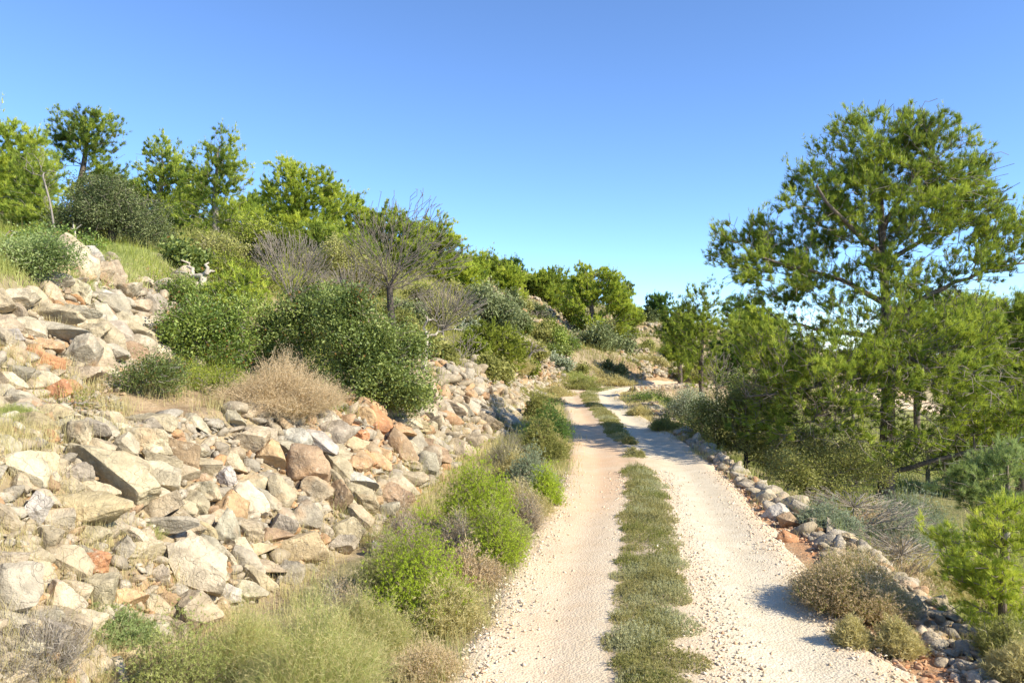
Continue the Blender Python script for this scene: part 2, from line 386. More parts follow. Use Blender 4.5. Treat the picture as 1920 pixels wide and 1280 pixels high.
def catmull(P, n=40):
    P = np.vstack([2 * P[0] - P[1], P, 2 * P[-1] - P[-2]]); out = []
    for i in range(1, len(P) - 2):
        t = np.linspace(0, 1, n, endpoint=False)[:, None]
        a, b, c, d = P[i - 1], P[i], P[i + 1], P[i + 2]
        out.append(.5 * ((2 * b) + (-a + c) * t + (2 * a - 5 * b + 4 * c - d) * t ** 2 + (-a + 3 * b - 3 * c + d) * t ** 3))
    return np.vstack(out + [P[-2][None]])
CL, CR, CSL, CSR = [catmull(A) for A in (L_e, R_e, S_L, S_R)]
def build_road():
    ts = np.concatenate([np.linspace(-.14, 0, 6)[:-1], np.linspace(0, 1, 30), np.linspace(1, 1.14, 6)[1:]])
    rows = []; red = []; mid = []
    n = len(CL)
    idx = np.arange(n)
    for t in ts:
        if t <= .4: P = CL + (CSL - CL) * (t / .4)
        elif t <= .6: P = CSL + (CSR - CSL) * ((t - .4) / .2)
        else: P = CSR + (CR - CSR) * ((t - .6) / .4)
        rows.append(P)
    P = np.stack(rows, 1)                      # n, nt, 2
    T = np.broadcast_to(ts[None], P.shape[:2])
    X, Y = P[..., 0], P[..., 1]
    Z = H(X, Y)
    e = np.where(T < 0, -T / .14, np.where(T > 1, (T - 1) / .14, 0))
    rut = -np.exp(-((T - .2) / .11) ** 2) * .035 - np.exp(-((T - .82) / .11) ** 2) * .035 + np.exp(-((T - .5) / .09) ** 2) * .02
    Z = Z + .05 + rut + vnoise(X, Y, .5, 8) * .012 - e ** 1.0 * (.11 + .0 * X) - np.clip(e, 0, 1) * (vnoise(X, Y, .35, 9) + .2) * .12
    far_edge = (np.abs(T - .5) > .38) * (vnoise(X, Y, .6, 19) - .1) * .05
    Z = Z - np.clip(far_edge, 0, 1)
    redv = np.exp(-((T - .2) / .22) ** 2) * (np.exp(-((Y - 12.3) / 2.3) ** 2) * 1.0 + np.exp(-((Y - 17) / 7) ** 2) * .75 + .38) + np.exp(-((T - .08) / .12) ** 2) * .22
    redv += np.exp(-((T - .33) / .09) ** 2) * (Y > 22) * .6 + (X > 5.2) * (Y > 30) * .4
    redv += (T > .4) * (T < .66) * .35 * (Y < 12) * (Y > 2) + np.exp(-((T - 1.02) / .07) ** 2) * .5 + np.exp(-((T - .5) / .3) ** 2) * np.exp(-((Y - 12.4) / .7) ** 2) * .6
    midv = np.exp(-((T - .5) / .085) ** 4) * (.75 + vnoise(X, Y, .3, 5)) * (1 - .8 * np.exp(-((Y - 12.35) / .5) ** 2))
    V = np.stack([X, Y, Z], -1).reshape(-1, 3)
    nr, nc = X.shape
    i = np.arange(nr - 1)[:, None] * nc + np.arange(nc - 1)[None]
    Fq = np.stack([i, i + 1, i + nc + 1, i + nc], -1).reshape(-1, 4)
    o = mesh_np('gravel_road', V, Fq, M['road'], attrs={'red': np.clip(redv, 0, 1).ravel(), 'mid': np.clip(midv, 0, 1).ravel()}, smooth=True)
    tag(o, 'pale gravel track with two wheel ruts curving away uphill', None, None, 'structure')
build_road()
# road-relative coordinate (0 left edge .. 1 right edge) for scatter
_sel = (CL[:, 1] > -9)
def road_t(x, y):
    xl = np.interp(y, CL[:, 1], CL[:, 0]); xr = np.interp(y, CR[:, 1], CR[:, 0]); return (x - xl) / (xr - xl)
print('terrain', round(time.time() - T0, 1))

# ------------------------------------------------------------------ rocks
def ico(sub):
    import bmesh
    bm = bmesh.new(); bmesh.ops.create_icosphere(bm, subdivisions=sub, radius=1)
    V = np.array([v.co[:] for v in bm.verts]); Fc = np.array([[v.index for v in f.verts] for f in bm.faces]); bm.free(); return V, Fc
ICO = {k: ico(k) for k in (1, 2, 3, 4, 5)}
def rock_shape(seed, sub, nplanes=13, rounded=.0, rough=.03):
    r = np.random.RandomState(seed)
    V, Fc = ICO[sub]; V = V.copy() * (1 + .0)
    V *= (1 + vnoise3(V, 1.1, seed) * .5)[:, None]
    N = unit(r.randn(nplanes, 3)); D = r.uniform(.40 + .2 * rounded, .74 + .15 * rounded, nplanes)
    for n, d in zip(N, D):
        q = V @ n - d; m = q > 0
        V[m] -= n * (q[m] * (1 - .12 * rounded))[:, None]
    dirn = unit(V)
    V += dirn * (vnoise3(V, .34, seed + 3) * rough * 2.0 + vnoise3(V, .13, seed + 5) * rough * 1.5)[:, None]
    if sub >= 4: V += dirn * (vnoise3(V, .06, seed + 9) * rough * .8)[:, None]
    mn, mx = V.min(0), V.max(0)
    V = (V - (mn + mx) / 2) / (mx - mn)          # unit box
    return V, Fc
def rock_mesh(seed, sub, **k):
    V, Fc = rock_shape(seed, sub, **k)
    me = bpy.data.meshes.new('rock')
    me.from_pydata(V.tolist(), [], Fc.tolist()); me.materials.append(M['stone'])
    for p in me.polygons: p.use_smooth = True
    try: me.set_sharp_from_angle(angle=R(38))
    except Exception: pass
    return me
BIG = [rock_mesh(100 + i, 5 if i < 8 else 4, nplanes=11 + i % 7, rounded=.15 + (i % 3) * .25, rough=.036 + .014 * (i % 3)) for i in range(22)]
SMALL = [rock_mesh(300 + i, 3, nplanes=9 + i % 6, rounded=.0, rough=.035) for i in range(24)]
TINT = {'tan': (.46, .375, .245), 'cream': (.54, .46, .315), 'grey': (.41, .355, .26), 'white': (.55, .50, .41), 'orange': (.53, .35, .19),
        'red': (.52, .26, .13), 'brown': (.40, .28, .17), 'gold': (.46, .36, .21), 'pink': (.60, .42, .28)}
rocks_placed = []   # x,y,z,size
LAND = []           # px,py,phrase
rr = random.Random(5)
def put_rock(name, px, py, w, h, ang, tint, label, P=None, mesh=None, group=None, depth=None, hit=None, sink=.18):
    hit = cast(px, py + h * .12) if hit is None else hit
    if hit is None: return None
    Y = hit[1]; W = w * Y / F; Hh = h * Y / F
    D = depth or (min(W, Hh) * .75 + max(W, Hh) * .15)
    o = bpy.data.objects.new(name, mesh or rr.choice(BIG)); COL.objects.link(o)
    o.scale = (W * 1.12, D, Hh * 1.12)
    o.rotation_euler = (R(rr.uniform(-12, 12)), -R(ang), R(rr.uniform(-14, 14)))
    z = py2z(py, Y)
    Yf = Y - D * .22; o.location = (px2x(px, Yf), Yf, py2z(py, Yf))
    c = TINT[tint]; k = rr.uniform(.9, 1.08)
    o.color = (min(c[0] * k, .9), min(c[1] * k * rr.uniform(.96, 1.03), .9), min(c[2] * k, .9), 1)
    tag(o, label, 'rock', group)
    rocks_placed.append((o.location[0], o.location[1], o.location[2], (W + Hh) / 2 * (1.0 if W * F / Y > 45 else .85)))
    return o
G_LOW = 'rocks of the low bank beside the track'; G_UP = 'rocks of the upper bank'; G_EDGE = 'stones edging the track on the right'
# px, py, w, h, angle (deg, counter-clockwise), tint, label
HAND = [
 (215,888,170,92,-48,'tan','largest tan boulder, leaning diagonally in the middle of the low bank','the largest leaning boulder'),
 (233,842,48,58,-10,'cream','cream block resting on the shoulder of the largest leaning boulder',None),
 (280,852,46,26,12,'cream','small cream wedge under the long crest slab of the low bank',None),
 (302,897,90,54,-8,'cream','smooth oval cream boulder just right of the largest leaning boulder','the smooth oval boulder'),
 (336,850,84,52,-6,'brown','dark pitted rock above the smooth oval boulder','the dark pitted rock'),
 (174,806,84,42,0,'grey','flat grey block at the left end of the low bank crest','the flat grey crest block'),
 (285,791,98,38,-12,'tan','long tan slab capping the crest of the low bank','the long crest slab'),
 (268,828,112,58,-14,'tan','broad lichen-spotted rock below the long crest slab',None),
 (48,880,84,66,-20,'cream','pale domed boulder at the left edge beside the dry grass tuft','the pale domed boulder'),
 (160,953,164,60,-6,'gold','wide overhanging boulder with an orange shaded underside','the overhanging boulder'),
 (70,960,40,74,-18,'white','creamy white bone-shaped stone standing left of the overhanging boulder','the white upright stone'),
 (92,1014,48,50,-10,'tan','rounded tan stone under the creamy white bone-shaped stone',None),
 (291,952,98,42,14,'tan','flat tan slab tilted below the smooth oval boulder',None),
 (305,984,124,36,6,'grey','long grey slab under the tilted flat tan slab','the long grey slab'),
 (470,942,66,76,-14,'cream','tall smooth pale boulder near the middle foot of the low bank','the tall smooth pale boulder'),
 (433,957,60,60,-30,'orange','light orange rock leaning on the tall smooth pale boulder',None),
 (425,901,36,50,6,'white','small white quartz-like stone above the light orange rock','the small white stone'),
 (526,927,52,70,4,'tan','split upright tan block right of the tall smooth pale boulder','the split upright block'),
 (577,880,80,82,-20,'brown','large brownish tan boulder with a dark pit near the bank top','the large brownish boulder'),
 (634,937,48,68,-18,'brown','dark brown wedge pointing up above the green verge shrub','the dark brown wedge'),
 (651,997,60,62,-12,'tan','rounded tan boulder beside the bright green verge shrub',None),
 (510,857,58,58,-24,'orange','orange-stained block left of the large brownish boulder','the orange-stained block'),
 (472,826,58,54,-24,'tan','hollow-faced tan rock just under the crest by the dry brown bush',None),
 (590,829,92,42,-22,'white','whitish flat boulder at the foot of the dry brown bush','the whitish flat boulder'),
 (629,812,58,48,-30,'grey','rough grey boulder right of the whitish flat boulder',None),
 (370,1068,118,92,-22,'cream','big pale cracked slab lying low in the bank foot','the big cracked slab'),
 (560,1030,90,60,18,'gold','yellowish layered slab near the foot of the low bank','the yellowish layered slab'),
 (575,970,56,60,-20,'grey','grey-tan block above the yellowish layered slab',None),
 (422,998,48,78,14,'grey','narrow grey rock standing between the golden stone and small rubble',None),
 (180,1055,50,50,-30,'red','pinkish orange rock below the overhanging boulder','the pinkish orange rock'),
 (130,1052,90,56,-26,'tan','tan slab just left of the pinkish orange rock',None),
 (28,1105,94,118,-36,'grey','large grey boulder with a pale edge in the lower left corner','the lower left grey boulder'),
 (362,1155,78,80,-44,'tan','triangular tan rock pointing up out of the dry grass','the triangular rock'),
 (188,1110,78,64,10,'tan','squarish tan rock at the bank foot above the green weeds',None),
 (226,1029,50,40,20,'grey','small grey-tan stone above the dark hollow in the low bank',None),
 (380,1000,54,42,-16,'gold','golden stone left of the narrow grey rock',None),
 (180,918,80,38,-6,'tan','tan slab resting on the overhanging boulder',None),
 (108,508,42,30,-8,'gold','tan block on the very top of the upper bank','the top block of the upper bank'),
 (190,525,28,26,0,'brown','small brown cube-like stone near the top of the upper bank',None),
 (68,560,50,38,-20,'tan','pointed wedge stone beside the green herbs on the upper bank',None),
 (92,588,118,36,-6,'tan','long tan slab in the upper bank under the pointed wedge','the upper long slab'),
 (142,589,88,34,-4,'grey','grey-tan slab left of the centre of the upper bank',None),
 (182,616,86,40,-20,'tan','long slab sloping down right in the upper bank',None),
 (102,621,122,34,-4,'grey','longest grey slab in the upper bank above the orange stones','the longest upper slab'),
 (155,664,60,68,12,'grey','upright grey-tan block in the upper bank beside orange stones','the upright grey block'),
 (206,664,66,40,-4,'grey','grey block right of the upright grey-tan block',None),
 (255,649,66,42,-14,'cream','cream rock at the right end of the upper bank by the bushes','the cream end rock'),
 (85,647,74,22,-8,'orange','light orange slab under the longest grey slab',None),
 (84,675,78,30,-18,'red','deep orange slab in the middle of the upper bank','the deep orange slab'),
 (232,602,50,34,-10,'cream','cream stone in the upper right of the upper bank',None),
 (260,573,44,32,-14,'tan','tan stone topping the right shoulder of the upper bank',None),
 (20,632,50,30,0,'white','whitish stone at the left picture edge in the upper bank',None),
 (272,528,36,18,-4,'cream','pale flat stone among the herbs beyond the upper bank',None),
 (302,537,32,16,-4,'cream','small pale stone farthest right among the upper herbs',None),
 (198,553,34,18,-20,'white','small whitish tilted stone high on the upper bank',None),
 (35,702,60,32,-6,'grey','grey stone at the foot of the upper bank, far left',None),
 (25,735,54,20,-6,'orange','orange-brown slab on the terrace at the left edge',None),
 (687,782,34,38,0,'orange','light orange crumbly rock under the glossy green bush',None),
 (691,862,32,36,-10,'red','deep orange-red rock, brightest stone of the low bank','the deep orange-red rock'),
 (718,855,36,28,-10,'orange','orange rock touching the right side of the deep orange-red rock',None),
 (674,818,34,28,-10,'red','red-orange stone above the deep orange-red rock',None),
 (751,838,72,46,-38,'brown','big brown slab leaning right of the orange rocks','the big brown slab'),
 (801,880,44,62,-24,'grey','rugged grey boulder ending the bank behind the green shrub','the rugged grey boulder'),
 (910,793,62,34,-14,'tan','wide tan slab in the far part of the low bank','the wide tan slab'),
 (824,752,15,26,8,'white','small white upright stone in the far part of the bank','the white upright chip'),
 (862,808,10,30,4,'white','thin white spike of stone above the green shrub',None),
 (800,777,38,22,-10,'cream','cream flat stone below the small white upright stone',None),
 (770,797,44,26,-12,'cream','cream slab between the big brown slab and the bank crest',None),
 (805,800,28,22,-8,'tan','tan rounded stone in the middle of the far bank',None),
 (782,923,18,17,0,'red','small orange stone lying in the grass above the verge shrub',None),
 (708,1036,26,42,-16,'white','white pointed stone poking out of the bright green shrub',None),
 (1442,936,42,32,-30,'cream','pale block in the stone edging nearest the dark brush','the pale edging block'),
 (1480,926,36,24,-6,'grey','grey flat stone behind the pale block in the edging',None),
 (1502,958,46,34,-40,'grey','dark-holed grey rock in the stone edging','the dark-holed edging rock'),
 (1532,985,40,26,-30,'tan','tan wedge following the dark-holed rock in the edging',None),
 (1562,993,36,24,-36,'cream','cream pointed stone midway along the stone edging',None),
 (1594,1014,34,24,-30,'gold','golden stone behind the dry bush in the edging','the golden edging stone'),
 (1627,1036,44,22,-16,'cream','flat cream stone between the golden and the pinkish edging stones',None),
 (1664,1052,44,26,-14,'pink','pinkish stone of the edging behind the dry bush',None),
 (1702,1076,52,28,-24,'tan','long tan edging stone before the big end rock',None),
 (1752,1112,80,46,-22,'pink','big pinkish rock ending the stone edging, lower right','the big end rock'),
 (1478,1010,40,24,-20,'red','flat red-brown stone in the soil below the edging',None),
]
for i, (px, py, w, h, a, tint, lab, ph) in enumerate(HAND):
    big = BIG[(i * 7) % len(BIG)]
    g = G_EDGE if px > 1300 else (G_UP if (py < 745 and px < 320) else G_LOW)
    put_rock('rock', px, py, w, h, a, tint, lab, mesh=big, group=g)
    if ph: LAND.append((px, py, ph))
# fill with further rocks by dart throwing on the banks
rs = np.random.RandomState(11)
cand = []
def bank_mask(x, y, s):
    low = (s > 3.75) & (s < 5.0 + .0 * y) & (y < 33)
    up = (s > 1.9) & (s < 3.15) & (y > 3) & (y < 12.6)
    up2 = (s > 2.0) & (s < 2.6) & (y >= 12.6) & (y < 15)
    ter = (s >= 3.0) & (s < 3.9) & (y < 8.4)
    edge = (s > 7.45) & (s < 8.35) & (y < 24) & (y > 2)
    return low, up | up2, ter, edge
class Grid:
    def __init__(s): s.d = {}
    def key(s, p): return (int(math.floor(p[0] / .5)), int(math.floor(p[1] / .5)))
    def add(s, p, r): s.d.setdefault(s.key(p), []).append((p[0], p[1], p[2], r))
    def ok(s, p, r, k):
        a, b = s.key(p)
        for i in (-1, 0, 1):
            for j in (-1, 0, 1):
                for q in s.d.get((a + i, b + j), ()):
                    if (q[0] - p[0]) ** 2 + (q[1] - p[1]) ** 2 + (q[2] - p[2]) ** 2 < (k * (q[3] + r)) ** 2: return False
        return True
grid = Grid()
for x, y, z, s_ in rocks_placed: grid.add((x, y, z), s_)
fills = []
N = 60000
for size, n in ((.36, 3500), (.27, 8000), (.20, 16000), (.145, 30000), (.105, 44000), (.075, 50000)):
    yy = 2.6 + 31 * rs.rand(n) ** 1.5; xx = rs.uniform(-8.5, 5.2, n)
    s = Sc(xx, yy); low, up, ter, edge = bank_mask(xx, yy, s)
    m = low | up | ter | edge
    m &= ~(edge & ((size > .20) | (rs.rand(n) < .15)))
    pxx = CX + xx / yy * F; pyy = CY - (H(xx, yy) - CAMZ) / yy * F
    m &= ~((pxx < 95) & (pyy < 560) & (yy > 6)) & ~((pxx > 215) & (pxx < 330) & (pyy < 545)) & ~(ter & (pxx > 130))
    m &= ~((pxx > 225) & (pxx < 420) & (pyy > 690) & (pyy < 785))
    m &= ~(ter & (size > .2)) | (ter & (rs.rand(n) < .25))
    m &= ~(((yy < 3.2)) & (size > .3))
    if size > .3: m &= (yy < 20) & (yy > 10)
    m &= (size * F / yy < 50) & ~(edge & (size * F / yy > 38)) & ~((yy > 20) & (s < 4.15) & low)
    xx, yy, s = xx[m], yy[m], s[m]; zz = H(xx, yy); e_ = (s > 7)
    for x, y, z, e in zip(xx, yy, zz, e_):
        r_ = size * rs.uniform(.8, 1.25) * (1 - .1 * (y > 15))
        if grid.ok((x, y, z), r_, .37 if size > .1 else .40):
            grid.add((x, y, z), r_); fills.append((x, y, z, r_, e))
fills = np.array(fills)
proj = fills[:, 3] * F / fills[:, 1]
pxs = CX + fills[:, 0] / fills[:, 1] * F; pys = CY - (fills[:, 2] - CAMZ) / fills[:, 1] * F
inview = (pxs > -10) & (pxs < 1930) & (pys < 1290) & (pys > 300)
hidden = (pxs > 290) & (pxs < 640) & (pys < 790)        # behind the bushes
order = np.argsort(-(proj * inview * ~hidden))
NIND = 298 - len(HAND)
ind = set(order[:NIND].tolist())
def col_for(px, py, rnd):
    q = rnd.random()
    if 650 < px < 740 and 760 < py < 880: return rnd.choice(['red', 'orange', 'orange', 'gold'])
    if px < 140 and 640 < py < 760: return rnd.choice(['orange', 'tan', 'red', 'cream'])
    if q < .42: return 'tan'
    if q < .64: return 'cream'
    if q < .84: return 'grey'
    if q < .89: return 'gold'
    if q < .945: return 'brown'
    if q < .97: return 'orange'
    return 'white'
WORD = {'tan': 'tan', 'cream': 'cream', 'grey': 'grey', 'gold': 'golden tan', 'brown': 'brown', 'orange': 'orange', 'white': 'whitish', 'red': 'red-orange', 'pink': 'pinkish'}
used_labels = {}
SHAPES = ['angular', 'blocky', 'chunky', 'squat', 'rough', 'jagged']
for i in sorted(ind, key=lambda k: -proj[k]):
    x, y, z, s_, e = fills[i]; px, py = pxs[i], pys[i]
    tint = col_for(px, py, rr)
    asp = rr.uniform(.42, .85); ang = rr.uniform(-48, 15)
    lp = min(LAND, key=lambda q: (q[0] - px) ** 2 + (q[1] - py) ** 2)
    dx, dy = px - lp[0], py - lp[1]; d = math.hypot(dx, dy)
    dirw = []
    if abs(dy) > .45 * abs(dx): dirw.append('above' if dy < 0 else 'below')
    if abs(dx) > .45 * abs(dy): dirw.append('left of' if dx < 0 else 'right of')
    if len(dirw) == 2: where = dirw[0] + ' and ' + dirw[1]
    else: where = dirw[0]
    near = 'just ' if d < 60 else ('' if d < 130 else 'well ')
    spx = proj[i]; sz = 'large' if spx > 52 else ('mid-sized' if spx > 32 else 'small')
    bank = 'edging' if e else ('upper bank' if (py < 745 and px < 320) else 'low bank')
    lab = f"{sz} {WORD[tint]} rock {near}{where} {lp[2]}"
    if lab in used_labels:
        lab = f"{'flat ' if asp < .72 else 'blocky '}{sz} {WORD[tint]} rock {near}{where} {lp[2]}"
    k_ = 0
    while lab in used_labels and k_ < 6:
        lab = lab.replace(' rock ', ' ' + SHAPES[k_] + ' rock ', 1) if k_ == 0 else lab.replace(SHAPES[k_ - 1], SHAPES[k_]); k_ += 1
    used_labels[lab] = 1
    g = G_EDGE if e else (G_UP if (py < 745 and px < 320) else G_LOW)
    w = spx * 1.45
    o = put_rock('rock', px, py, w, w * asp, ang, tint, lab, mesh=(BIG if spx > 34 else SMALL)[rr.randrange(22)], group=g, hit=np.array([x, y, z]), depth=s_ * rr.uniform(.8, 1.1))
    o.location = (x, y, z + s_ * .12)
    o.rotation_euler = (R(rr.uniform(-25, 25)), -R(ang), R(rr.uniform(-40, 40)))
RSH = [rock_shape(500 + i, 2, nplanes=8 + i % 4, rough=.05) for i in range(16)]
def scatter_stones(name, P, S, label, seed, flat=.75, mat='rubble', cat='rubble'):
    r = np.random.RandomState(seed); Vs = []; Fs = []; off = 0
    which = r.randint(0, len(RSH), len(P))
    for k in range(len(RSH)):
        idx = np.nonzero(which == k)[0]
        if not len(idx): continue
        V0, F0 = RSH[k]; n = len(idx)
        A = r.uniform(0, 2 * np.pi, n); B = r.uniform(-.7, .7, n)
        sc = np.stack([r.uniform(.9, 1.6, n), r.uniform(.7, 1.1, n), r.uniform(.35, .95, n) * flat / .75], -1) * S[idx][:, None]
        V = V0[None] * sc[:, None, :]
        ca, sa, cb, sb = np.cos(A), np.sin(A), np.cos(B), np.sin(B)
        x = V[..., 0] * cb[:, None] + V[..., 2] * sb[:, None]; z = -V[..., 0] * sb[:, None] + V[..., 2] * cb[:, None]; y = V[..., 1]
        X = x * ca[:, None] - y * sa[:, None]; Yy = x * sa[:, None] + y * ca[:, None]
        W = np.stack([X, Yy, z], -1) + P[idx][:, None, :]
        Fk = F0[None] + (off + np.arange(n) * len(V0))[:, None, None]
        Vs.append(W.reshape(-1, 3)); Fs.append(Fk.reshape(-1, 3)); off += n * len(V0)
    o = mesh_np(name, np.vstack(Vs), np.vstack(Fs), M[mat])
    return tag(o, label, cat, None, 'stuff')
rest = np.array([i for i in range(len(fills)) if i not in ind])
P = fills[rest, :3].copy(); P[:, 2] += fills[rest, 3] * .1; fills[:, 3] *= 1.15
near_b = P[:, 1] < 100
scatter_stones('rubble', P, fills[rest, 3], 'small broken limestone rubble filling the banks between the larger rocks', 3)
# fine chips on the banks
n = 60000; yy = 2.8 + 28 * rs.rand(n) ** 1.7; xx = rs.uniform(-8, 5, n); s = Sc(xx, yy); low, up, ter, edge = bank_mask(xx, yy, s)
m = (low | up | ter | (edge & (rs.rand(n) < .4))); xx, yy = xx[m], yy[m]
pxx = CX + xx / yy * F; pyy = CY - (H(xx, yy) - CAMZ) / yy * F; k = ~((pxx < 80) & (pyy < 560)) & ~((pxx > 230) & (pxx < 420) & (pyy > 690) & (pyy < 785)); xx, yy = xx[k], yy[k]
P = np.stack([xx, yy, H(xx, yy) + .02], -1)
scatter_stones('stone_chips', P, rs.uniform(.03, .07, len(P)), 'fine limestone chips scattered over the banks', 4)
n = 5000; yy = 3.0 + 10 * rs.rand(n); q = rs.rand(n)
e0 = np.interp(yy, CR[:, 1], CR[:, 0]); e1 = np.interp(yy, _fy, _fx[:, 8]) + .1; xx = e0 + (e1 - e0) * q
M['redchip'] = None
_m, _nt, _o = new_mat('red_earth_chips'); _g = _nt.nodes.new('ShaderNodeNewGeometry')
pbsdf(_nt, _o, ramp(_nt, _g.outputs['Random Per Island'], [(0, (.40, .20, .10)), (.5, (.50, .33, .20)), (1, (.56, .47, .34))]), .95); M['redchip'] = _m
k = vnoise(xx, yy, .5, 44) > -.15; xx, yy = xx[k], yy[k]
scatter_stones('earth_chips', np.stack([xx, yy, H(xx, yy) + .005], -1), .012 + .05 * rs.rand(len(xx)) ** 3, 'reddish chips and clods between the track and its stone edging', 8, mat='redchip', cat='gravel')
# far terraces
n = 26000; yy = rs.uniform(33, 60, n); xx = rs.uniform(-4, 19, n); s = Sc(xx, yy)
pat = vnoise(xx, yy, 3.0, 31) + vnoise(xx, yy, 1.1, 32) * .5
zz = H(xx, yy); gz = (H(xx, yy + .3) - zz) / .3
m = (s > 3.1) & (s < 6.2) & (xx < 14 + (yy < 39) * 3) & ((pat > .16) | ((gz > .6) & (pat > -.12))) & ~((s > 5) & (yy < 37.4))
xx, yy, zz = xx[m], yy[m], zz[m]
scatter_stones('far_rubble', np.stack([xx, yy, zz + .05], -1), rs.uniform(.10, .34, len(xx)), 'pinkish rubble of the collapsed terraces on the far slope', 5)
# rubble low wall where the road turns right
n = 900; t = rs.rand(n); q = rs.rand(n)
wx = np.interp(t, [0, .3, 1], [4.9, 7.2, 14.5]) ; wy = np.interp(wx, CR[8:][CR[8:, 1] > 30][:, 0], CR[8:][CR[8:, 1] > 30][:, 1]) - .35 - rs.rand(n) * .5
scatter_stones('edge_rubble', np.stack([wx, wy, H(wx, wy) + q * .1 - .02], -1), rs.uniform(.1, .3, n), 'rubble heaped along the outside of the far bend', 6)
# pebbles on the road surface
n = 42000; yy = 2.6 + 9 * rs.rand(n) ** 1.7; t = rs.rand(n) * 1.08 - .04
xl = np.interp(yy, CL[:, 1], CL[:, 0]); xr = np.interp(yy, CR[:, 1], CR[:, 0]); xx = xl + (xr - xl) * t
keep = rs.rand(n) < (.04 + .75 * np.clip(1 - np.minimum(np.abs(t - .2), np.abs(t - .82)) / .0 if False else np.maximum(np.exp(-((t - .38) / .08) ** 2), np.maximum(np.exp(-((t - .64) / .07) ** 2), np.exp(-((np.abs(t - .5) - .52) / .1) ** 2))), 0, 1)); xx, yy, t = xx[keep], yy[keep], t[keep]
rut = -np.exp(-((t - .2) / .11) ** 2) * .035 - np.exp(-((t - .82) / .11) ** 2) * .035 + np.exp(-((t - .5) / .09) ** 2) * .02
zz = H(xx, yy) + .05 + rut + vnoise(xx, yy, .5, 8) * .012 + .001
m_, nt_, out_ = new_mat('pebbles')
g_ = nt_.nodes.new('ShaderNodeNewGeometry')
pbsdf(nt_, out_, ramp(nt_, g_.outputs['Random Per Island'], [(0, (.42, .32, .20)), (.3, (.58, .49, .35)), (.8, (.68, .59, .45)), (1, (.55, .34, .19))]), .9)
M['pebble'] = m_
RSH = [rock_shape(600 + i, 1, nplanes=6, rough=.02) for i in range(8)]
scatter_stones('gravel', np.stack([xx, yy, zz], -1), (.005 + .017 * rs.rand(len(xx)) ** 3) * (1 + .03 * yy), 'loose pale gravel pebbles on the track', 7, mat='pebble', cat='gravel')
print('rocks', len(fills), round(time.time() - T0, 1))

# ------------------------------------------------------------------ plants
def grow(points, trunk, bf=.35, rs=None, start=0, tdisc=.35, tpar=None):
    """greedy balanced spanning tree: returns nodes, parent array"""
    nodes = np.vstack([trunk, points]).astype(float); nt_ = len(trunk); n = len(points)
    par = np.full(len(nodes), -1); path = np.zeros(len(nodes))
    for i in range(1, nt_):
        par[i] = i - 1 if tpar is None else tpar[i]; path[i] = path[par[i]] + np.linalg.norm(trunk[i] - trunk[par[i]]) * tdisc
    best = np.full(n, 1e9); bp = np.zeros(n, int)
    for i in range(start, nt_):
        d = nodes[i] - points; c = np.linalg.norm(d, axis=1)
        up = np.clip(nodes[i][2] - points[:, 2], 0, None) * 1.0        # dislike branches that run down
        c = c + bf * path[i] + up
        m = c < best; best[m] = c[m]; bp[m] = i
    done = np.zeros(n, bool)
    for _ in range(n):
        k = int(np.argmin(np.where(done, 1e9, best))); i = nt_ + k; done[k] = True
        par[i] = bp[k]; L = np.linalg.norm(nodes[i] - nodes[bp[k]]); path[i] = path[bp[k]] + L
        c = np.linalg.norm(points - points[k], axis=1) + bf * path[i] + np.clip(points[k][2] - points[:, 2], 0, None) * .5
        m = (~done) & (c < best); best[m] = c[m]; bp[m] = i
    return nodes, par, path

TH = []
def tubes(nodes, par, rad, sides_big=7, thr=.02):
    TH.clear()
    n = len(nodes); kids = [[] for _ in range(n)]
    for i in range(n):
        if par[i] >= 0: kids[par[i]].append(i)
    main = np.full(n, -1)
    for i in range(n):
        if kids[i]: main[i] = max(kids[i], key=lambda k: rad[k])
    e = np.nonzero(par >= 0)[0]; p = par[e]
    din = np.zeros((n, 3)); din[e] = unit(nodes[e] - nodes[p])
    tang = din.copy()
    hm = main >= 0; tang[hm] = unit(din[hm] + din[main[hm]])
    for r0 in np.nonzero(par < 0)[0]:
        if main[r0] >= 0: tang[r0] = din[main[r0]]
    Vs = []; Fs = []; off = 0
    for big in (True, False):
        sel = e[(rad[e] >= thr) == big]
        if not len(sel): continue
        K = sides_big if big else 3
        pp = par[sel]; ism = main[pp] == sel
        t0 = np.where(ism[:, None], tang[pp], din[sel]); t1 = tang[sel]
        r0 = np.where(ism, rad[pp], np.minimum(rad[pp] * .8, rad[sel] * 1.15)); r1 = rad[sel]
        a = np.arange(K) * 2 * np.pi / K
        def ring(c, t, r):
            ref = np.array([.31, .94, .12]); u = unit(np.cross(t, ref)); v = np.cross(t, u)
            return c[:, None] + r[:, None, None] * (np.cos(a)[None, :, None] * u[:, None] + np.sin(a)[None, :, None] * v[:, None])
        A = ring(nodes[pp], t0, r0); B = ring(nodes[sel], t1, r1)
        V = np.concatenate([A, B], 1).reshape(-1, 3); m = len(sel)
        base = off + np.arange(m)[:, None] * 2 * K; k = np.arange(K)[None]
        Fq = np.stack([base + k, base + (k + 1) % K, base + K + (k + 1) % K, base + K + k], -1).reshape(-1, 4)
        Vs.append(V); Fs.append(Fq); off += len(V)
        TH.append(np.concatenate([np.repeat(r0[:, None], K, 1), np.repeat(r1[:, None], K, 1)], 1).ravel())
    return np.vstack(Vs), np.vstack(Fs)

